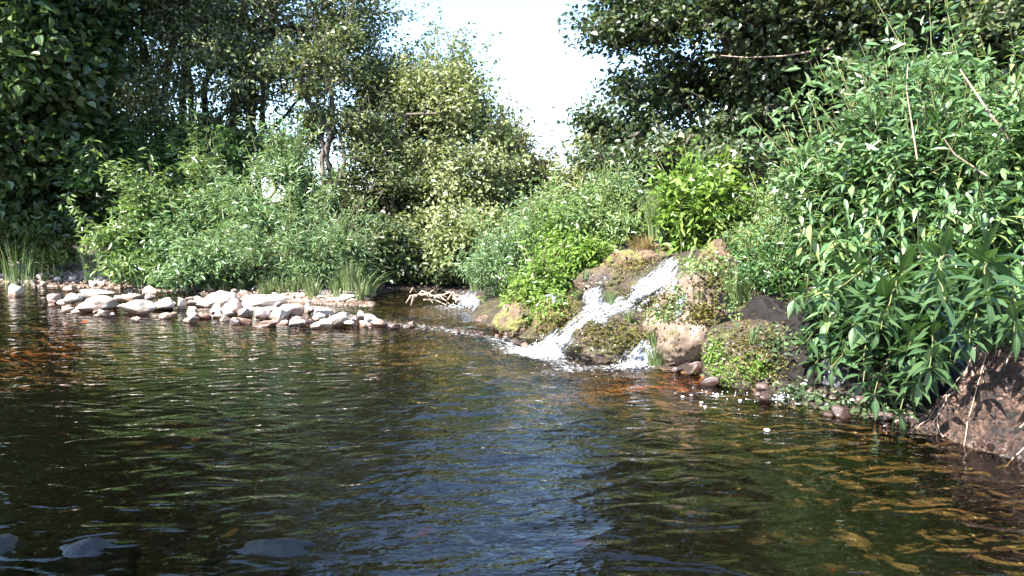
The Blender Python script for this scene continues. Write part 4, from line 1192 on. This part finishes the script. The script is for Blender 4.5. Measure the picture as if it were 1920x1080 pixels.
# dead pale stalks in the thicket
def stalk(pts, label, group, m='twig', r=.006, name='dead_stalk', cat='stalk'):
    P = np.array([p[:] for p in pts]); o_ = P[0].copy(); P = P - o_
    rr = np.linspace(r, r * .4, len(P))
    o = link(name, tubes(name, (P[:-1], P[1:], rr[:-1], rr[1:]), M[m], 6), loc=tuple(o_))
    return tag(o, label, cat, group)


GS = 'dead stalks standing in the thicket'
stalk([A(1895, 265, 4.0), A(1860, 220, 4.0), A(1830, 175, 4.05), A(1800, 130, 4.1)], 'pale dead stalk leaning left high in the right thicket', GS, r=.009)
stalk([A(1720, 300, 4.2), A(1700, 170, 4.2), A(1702, 120, 4.2)], 'thin brown upright stalk with a seed head above the thicket', GS, r=.005)
stalk([A(1850, 330, 3.9), A(1790, 290, 3.9), A(1770, 260, 3.9)], 'short pale broken stalk below the leaning one', GS, r=.006)
stalk([A(1560, 90, 8.6), A(1470, 105, 8.7), A(1400, 108, 8.8), A(1350, 104, 8.9)], 'pale bare branch lying level across the dark right tree', GS, r=.012, name='bare_branch', cat='branch')

# ------------------------------------------------------------ grasses
def grass(label, base, n, h, spread, seed, m='grass', name='grass_tuft', lean=(0, 0), width=.006, group='grass tufts', arch=.35):
    r0 = np.random.default_rng(seed)
    V, F, tint = [], [], []
    for i in range(n):
        a_ = r0.uniform(0, 6.28); rr = spread * r0.random() ** .5
        b0 = np.array([math.cos(a_) * rr * .4, math.sin(a_) * rr * .4, 0])
        hh = h * r0.uniform(.5, 1.1)
        out = np.array([math.cos(a_), math.sin(a_), 0]) * rr / max(spread, 1e-3) * hh * arch * r0.uniform(.5, 1.6) + np.array([lean[0], lean[1], 0]) * hh
        sd = np.array([-math.sin(a_ + r0.uniform(-1, 1)), math.cos(a_), 0]) * width
        k0 = len(V)
        for s in range(5):
            t = s / 4
            p = b0 + out * t * t + np.array([0, 0, hh * (t - 0.22 * t ** 3 * np.linalg.norm(out) / hh * 2)])
            w_ = sd * (1 - t) ** .6 if s < 4 else sd * 0.05
            V += [p - w_, p + w_]
        for s in range(4):
            F.append((k0 + 2 * s, k0 + 2 * s + 1, k0 + 2 * s + 3, k0 + 2 * s + 2)); tint.append(r0.random())
    tv = np.array(tint).reshape(-1, 4)[:, :1].repeat(4, 1).ravel()
    o = link(name, np_mesh(name, np.array(V), F, M[m], smooth=False, fattr={'tint': tv}), loc=tuple(base))
    return tag(o, label, 'grass', group)


def onrock(px, py, dz=-.01):
    p, n = hit(px, py)
    return Vector(p) + Vector((0, 0, dz)) if p is not None else W(px, py)


grass('tall dark green grass tuft standing above the dry grass at the cascade top', A(1235, 450, 6.5), 260, .50, .22, 1, width=.005)
grass('short rusty dry grass tuft hanging over the cascade top', A(1205, 480, 6.3), 200, .22, .22, 2, m='dry', width=.005, lean=(-.2, -.4))
grass('green grass tuft between the two upper white falls', A(1150, 580, 5.6), 130, .16, .10, 3, width=.005)
grass('light grass tuft growing at the water between the small lower fall and the pale rock', A(1232, 693, 4.52), 150, .17, .12, 4, width=.005)
grass('pale grass clump up the left face of the pale rock', A(1228, 650, 4.55), 80, .12, .08, 5, width=.004)
grass('low dry grass tuft on the brown rock by the far left foot of the slope', A(975, 575, 6.1), 160, .13, .16, 6, m='dry', width=.004)
grass('yellow green drooping grass at the far left end of the slope', A(895, 545, 7.9), 160, .26, .18, 7, width=.006)
grass('grass seedling tuft at the right tip of the left bank', A(660, 545, 8.4), 180, .38, .26, 8, width=.006)
grass('long grass blades bending over the water at the tip of the left bank', A(690, 552, 8.4), 50, .40, .2, 9, width=.005, lean=(.7, 0))
grass('pale tall grass with bent tips at the far left', drop(A(30, 480, 10.2).x, 10.2), 45, .85, .5, 10, m='herb', width=.004)
grass('bent grass stems in the dark left of the mid green bush', drop(A(170, 480, 10.4).x, 10.4), 40, .75, .35, 11, width=.008)
grass('fresh green blades under the nettle bed', A(1370, 480, 6.0), 110, .22, .18, 14, width=.006)
grass('tall pale feathery weed clump on the pale rock under the herb clump', A(1378, 600, 5.0), 170, .42, .16, 15, width=.004)
TW = ['leftmost', 'second', 'third', 'fourth', 'fifth', 'sixth', 'seventh', 'eighth', 'ninth', 'tenth', 'eleventh', 'twelfth', 'thirteenth', 'fourteenth', 'fifteenth', 'sixteenth']
for i, px in enumerate(sorted(random.uniform(10, 690) for _ in range(26))):            # low growth at the back of the gravel
    edge = np.interp(px, [0, 90, 200, 330, 440, 520, 600, 690], [526, 530, 534, 541, 549, 556, 562, 566])
    p = W(px, edge - random.uniform(5, 16), .05); p.z = gz(p.x, p.y)
    grass('low green tuft on the gravel of the left bank, ' + ((TW[i] + ('' if i == 0 else ' from its left end')) if i < 13 else ((TW[25 - i] if i < 25 else 'last') + ('' if i == 25 else ' from its right end'))),
          p, 60, random.uniform(.14, .28), .16, 200 + i, width=.006, group='low tufts on the left gravel')
for i, (px, py, wh) in enumerate([(1040, 500, 'above the small hidden fall'), (1100, 520, 'left of the upper side spill'), (980, 545, 'above the brown rock at the left foot'), (1290, 490, 'right of the cascade top'), (1310, 560, 'on the brown ridge'),
                                 (1250, 600, 'beside the thin trickle'), (1410, 640, 'on top of the moss patched rock'), (1180, 600, 'on top of the domed boulder'), (1080, 560, 'on the olive leaning rock')]):
    p = onrock(px, py)
    grass('little green tuft in a crack ' + wh, p, 45, .09, .07, 300 + i, width=.0035, group='little tufts on the cascade rocks')

# moss cushions with leaves on the moss patched rock
def sprigs(label, pts, size, lm, seed, n=300, sp=.05):
    r0 = np.random.default_rng(seed)
    P = []
    for _ in range(n):
        px, py, rx, ry = pts[r0.integers(len(pts))]
        h, nn = hit(px + r0.normal() * rx * .5, py + r0.normal() * ry * .5)
        if h is not None: P.append(np.array(h) + np.array(nn) * abs(r0.normal()) * sp)
    P = np.array(P); o_ = P.mean(0)
    o = link('creeping_herb', foliage_mesh('creeping_herb', P - o_, size, .7, M[lm], r0, up=.4, down=.1), loc=tuple(o_))
    return tag(o, label, 'plant', 'creeping herbs on the rocks', 'stuff')


sprigs('green creeping herb over the moss patched rock at the waterline', [(1360, 700, 40, 40), (1420, 690, 30, 24), (1340, 660, 20, 36)], .018, 'nettle', 1, 900, .012)
sprigs('yellow green creeping herb over the rocks above the hidden fall', [(1010, 580, 30, 30), (985, 560, 40, 20), (1050, 560, 16, 26)], .03, 'nettle', 2, 600, .03)
sprigs('fine green growth hanging over the brown ridge', [(1340, 500, 30, 30), (1370, 560, 20, 50), (1300, 500, 30, 16)], .025, 'herb', 3, 700, .03)
sprigs('green growth on the dark slab below the upper cascade', [(1240, 590, 40, 16), (1270, 560, 14, 30)], .02, 'herb', 4, 350, .02)
sprigs('short brown and olive moss covering the domed boulder', [(1150, 625, 90, 40), (1110, 610, 50, 30), (1190, 640, 50, 30)], .016, 'moss', 6, 2600, .006)
sprigs('olive moss over the leaning rock left of the long cascade', [(1055, 600, 44, 50)], .016, 'moss', 7, 1300, .006)
sprigs('dark moss over the moss patched rock', [(1400, 640, 70, 40), (1430, 690, 50, 40)], .016, 'moss', 8, 1800, .006)
sprigs('brown moss over the hump and slab at the cascade top', [(1190, 500, 50, 24), (1250, 570, 50, 34), (1180, 560, 30, 20)], .018, 'moss', 9, 1800, .008)
sprigs('dead brown stems and moss on the brown ridge', [(1335, 520, 34, 50), (1320, 590, 30, 20)], .022, 'moss', 10, 1200, .010)
sprigs('small dark herbs along the shaded waterline', [(1560, 760, 90, 24), (1640, 770, 70, 24), (1500, 740, 40, 16), (1450, 640, 40, 30)], .03, 'oak', 11, 900, .02)
sprigs('herbs creeping along the top of the red earth face', [(1700, 640, 60, 14), (1850, 640, 80, 12), (1540, 650, 60, 20)], .04, 'balsam_bulk', 5, 500, .05)

# ------------------------------------------------------------ twigs, roots, leaves in the water
r0 = np.random.default_rng(90)
GT = 'bare twigs of the driftwood heap'
ctr = W(800, 566, .03)
for i in range(16):
    a_ = ctr + Vector((r0.uniform(-.28, .28), r0.uniform(-.15, .2), r0.uniform(.0, .12)))
    b_ = a_ + Vector((r0.uniform(-.1, .45), r0.uniform(-.25, .05), r0.uniform(-.10, .06)))
    mpt = (a_ + b_) / 2 + Vector((0, 0, .05))
    b_.z = max(b_.z, .005)
    stalk([a_, mpt, b_], 'bare pale twig in the heap of driftwood at the far bank', GT, r=.009, name='twig', cat='twig')
for i, (px, py) in enumerate([(1650, 770), (1662, 775), (1640, 768)]):
    t = A(px + 6, py - 30, 3.95)
    stalk([A(px + 10, 720, 4.0), t, W(px, py + 40)], 'orange brown root hanging into the water under the plants', 'roots below the hanging plants', m='redstem', r=.008, name='root', cat='root')
stalk([W(945, 628), A(955, 612, 6.2), A(965, 606, 6.2)], 'little pale twig sticking out at the foot of the brown rock', 'single twigs', r=.006, name='twig', cat='twig')

v, f = [], []
def leafdisc(m, seed):
    r0 = np.random.default_rng(seed)
    n = 10
    V = [(0, 0, .004)]
    for i in range(n):
        a_ = i / n * 6.283
        rr = (0.55 + 0.45 * abs(math.cos(a_))) * (1 + .15 * r0.normal())
        V.append((rr * math.cos(a_), rr * math.sin(a_) * .7, .12 * math.cos(2 * a_)))
    F = [(0, 1 + i, 1 + (i + 1) % n) for i in range(n)]
    return np_mesh('fallen_leaf', V, F, m)


FL = [(1095, 1016, .035, 'fallen_red', 'bright red leaf under the water near the bottom centre'),
      (1280, 962, .018, 'fallen_red', 'orange red leaf right of and above the red leaf'),
      (1560, 1072, .012, 'fallen_red', 'small orange leaf at the bottom edge right of centre'),
      (120, 812, .022, 'fallen_red', 'small red leaf in the dark water at left'),
      (1385, 917, .014, 'fallen_yellow', 'yellow orange leaf in the right part of the pool'),
      (258, 876, .018, 'fallen_yellow', 'pale yellow leaf left of centre in the dark water'),
      (390, 897, .02, 'whitestone', 'small whitish leaf in the dark water left of the sky reflection'),
      (430, 1000, .035, 'fallen_yellow', 'yellow leaf near the bottom left'),
      (300, 795, .045, 'fallen_yellow', 'tan leaf in the left part of the pool'),
      (150, 605, .07, 'fallen_red', 'orange brown leaf patch in the shallow water below the left stones'),
      (1270, 700, .05, 'fallen_red', 'rust red leaf in the shallows below the pale tan rock'),
      (1500, 940, .025, 'fallen_yellow', 'pale tan leaf in the right foreground of the pool'),
      (1170, 860, .022, 'fallen_yellow', 'small tan leaf right of the sky reflection'),
      (790, 1000, .04, 'fallen_red', 'brown red leaf under the sky reflection at the bottom')]
for i, (px, py, s, mk, lab) in enumerate(FL):
    p = W(px, py, -.02)
    zz = -.008 if 'red' in mk or px == 1385 else max(gz(p.x, p.y) + .02, -.06)
    p = W(px, py, zz)
    o = link('fallen_leaf', leafdisc(M[mk], i), loc=(p.x, p.y, zz))
    o.scale = (s, s, s * .6); o.rotation_euler = (.1, .1, random.uniform(0, 6))
    tag(o, lab, 'leaf', 'fallen leaves in the water')

def spray(label, px, py, n, sx, sz, seed, up=0.0):
    r0 = np.random.default_rng(seed)
    v0, f0 = ico(1)
    c = W(px, py)
    P = np.array(c) + r0.normal(size=(n, 3)) * np.array([sx, sx * .7, 0]); P[:, 2] = np.abs(r0.normal(size=n)) * sz * np.exp(-((P[:, 0] - c.x) / sx) ** 2 * .4) + .002
    s_ = r0.uniform(.0012, .0045, n)
    V = (v0[None] * s_[:, None, None] + P[:, None, :] - np.array(c)).reshape(-1, 3)
    F = (f0[None] + (np.arange(n) * len(v0))[:, None, None]).reshape(-1, 3)
    tag(link('spray', np_mesh('spray', V, F, M['drop']), loc=tuple(c)), label, 'spray', None, 'stuff')


M['drop'] = bpy.data.materials.new('droplet'); M['drop'].use_nodes = True
M['drop'].node_tree.nodes['Principled BSDF'].inputs['Base Color'].default_value = (.7, .74, .8, 1)
M['drop'].node_tree.nodes['Principled BSDF'].inputs['Roughness'].default_value = .1
spray('white spray and froth at the foot of the long cascade', 1028, 656, 600, .075, .035, 1)
spray('white spray at the foot of the small lower cascade', 1185, 688, 260, .05, .025, 2)
spray('white splashes below the dripping rocks in shade', 1470, 748, 45, .035, .015, 3)
spray('small splashes along the waterline right of the rust coloured bed', 1370, 742, 25, .12, .003, 4)
spray('froth at the farthest little cascade', 866, 574, 120, .10, .02, 5)

r0 = np.random.default_rng(93)
sa, sb = [], []
for i in range(150):
    y = r0.uniform(2.0, 3.3); x = 3.0 if y < 2.4 else None
    t_ = r0.random(); p0 = None
    xx = np.linspace(1.6, 3.2, 60); ok = ~inside(xx, np.full(60, y), poly)
    if not ok.any(): continue
    x0 = xx[ok][0] + r0.uniform(.12, .55)
    cur = np.array([x0, y, gz(x0, y) + .006]); d = np.array([-1, r0.normal() * .5])
    for k_ in range(7):
        nx2 = cur[:2] + d / np.linalg.norm(d) * .03; d = d + r0.normal(size=2) * .35
        nxt = np.array([nx2[0], nx2[1], gz(nx2[0], nx2[1]) + .008])
        sa.append(cur); sb.append(nxt); cur = nxt
sa, sb = np.array(sa), np.array(sb)
rw = np.repeat(r0.uniform(.0012, .004, len(sa) // 7), 7)
tag(link('fine_roots', tubes('fine_roots', (sa, sb, rw, rw * .9), M['twig'], 4)), 'fine pale roots hanging over the red earth face at the right', 'roots', None, 'stuff')

# bubbles and splashes where the drips fall
bub = bpy.data.materials.new('bubble'); bub.use_nodes = True
bb_ = bub.node_tree.nodes['Principled BSDF']
bb_.inputs['Base Color'].default_value = (.9, .93, .96, 1); bb_.inputs['Roughness'].default_value = .08; bb_.inputs['Transmission Weight'].default_value = .5
bub_me = np_mesh('bubble', ICO[2][0] * np.array([1, 1, .7]), ICO[2][1], bub)
for i, (px, py, s) in enumerate([(1438, 808, .020), (1280, 745, .014), (1296, 742, .012), (1315, 756, .014), (1322, 764, .012), (1388, 752, .014), (1345, 740, .012), (1465, 746, .018), (1478, 742, .02)]):
    p = W(px, py)
    o = link('bubble', bub_me, loc=(p.x, p.y, .004)); o.scale = (s * .7, s * .7, s * .5)
    tag(o, 'white bubble on the water below the dripping rocks', 'bubble', 'bubbles on the water')
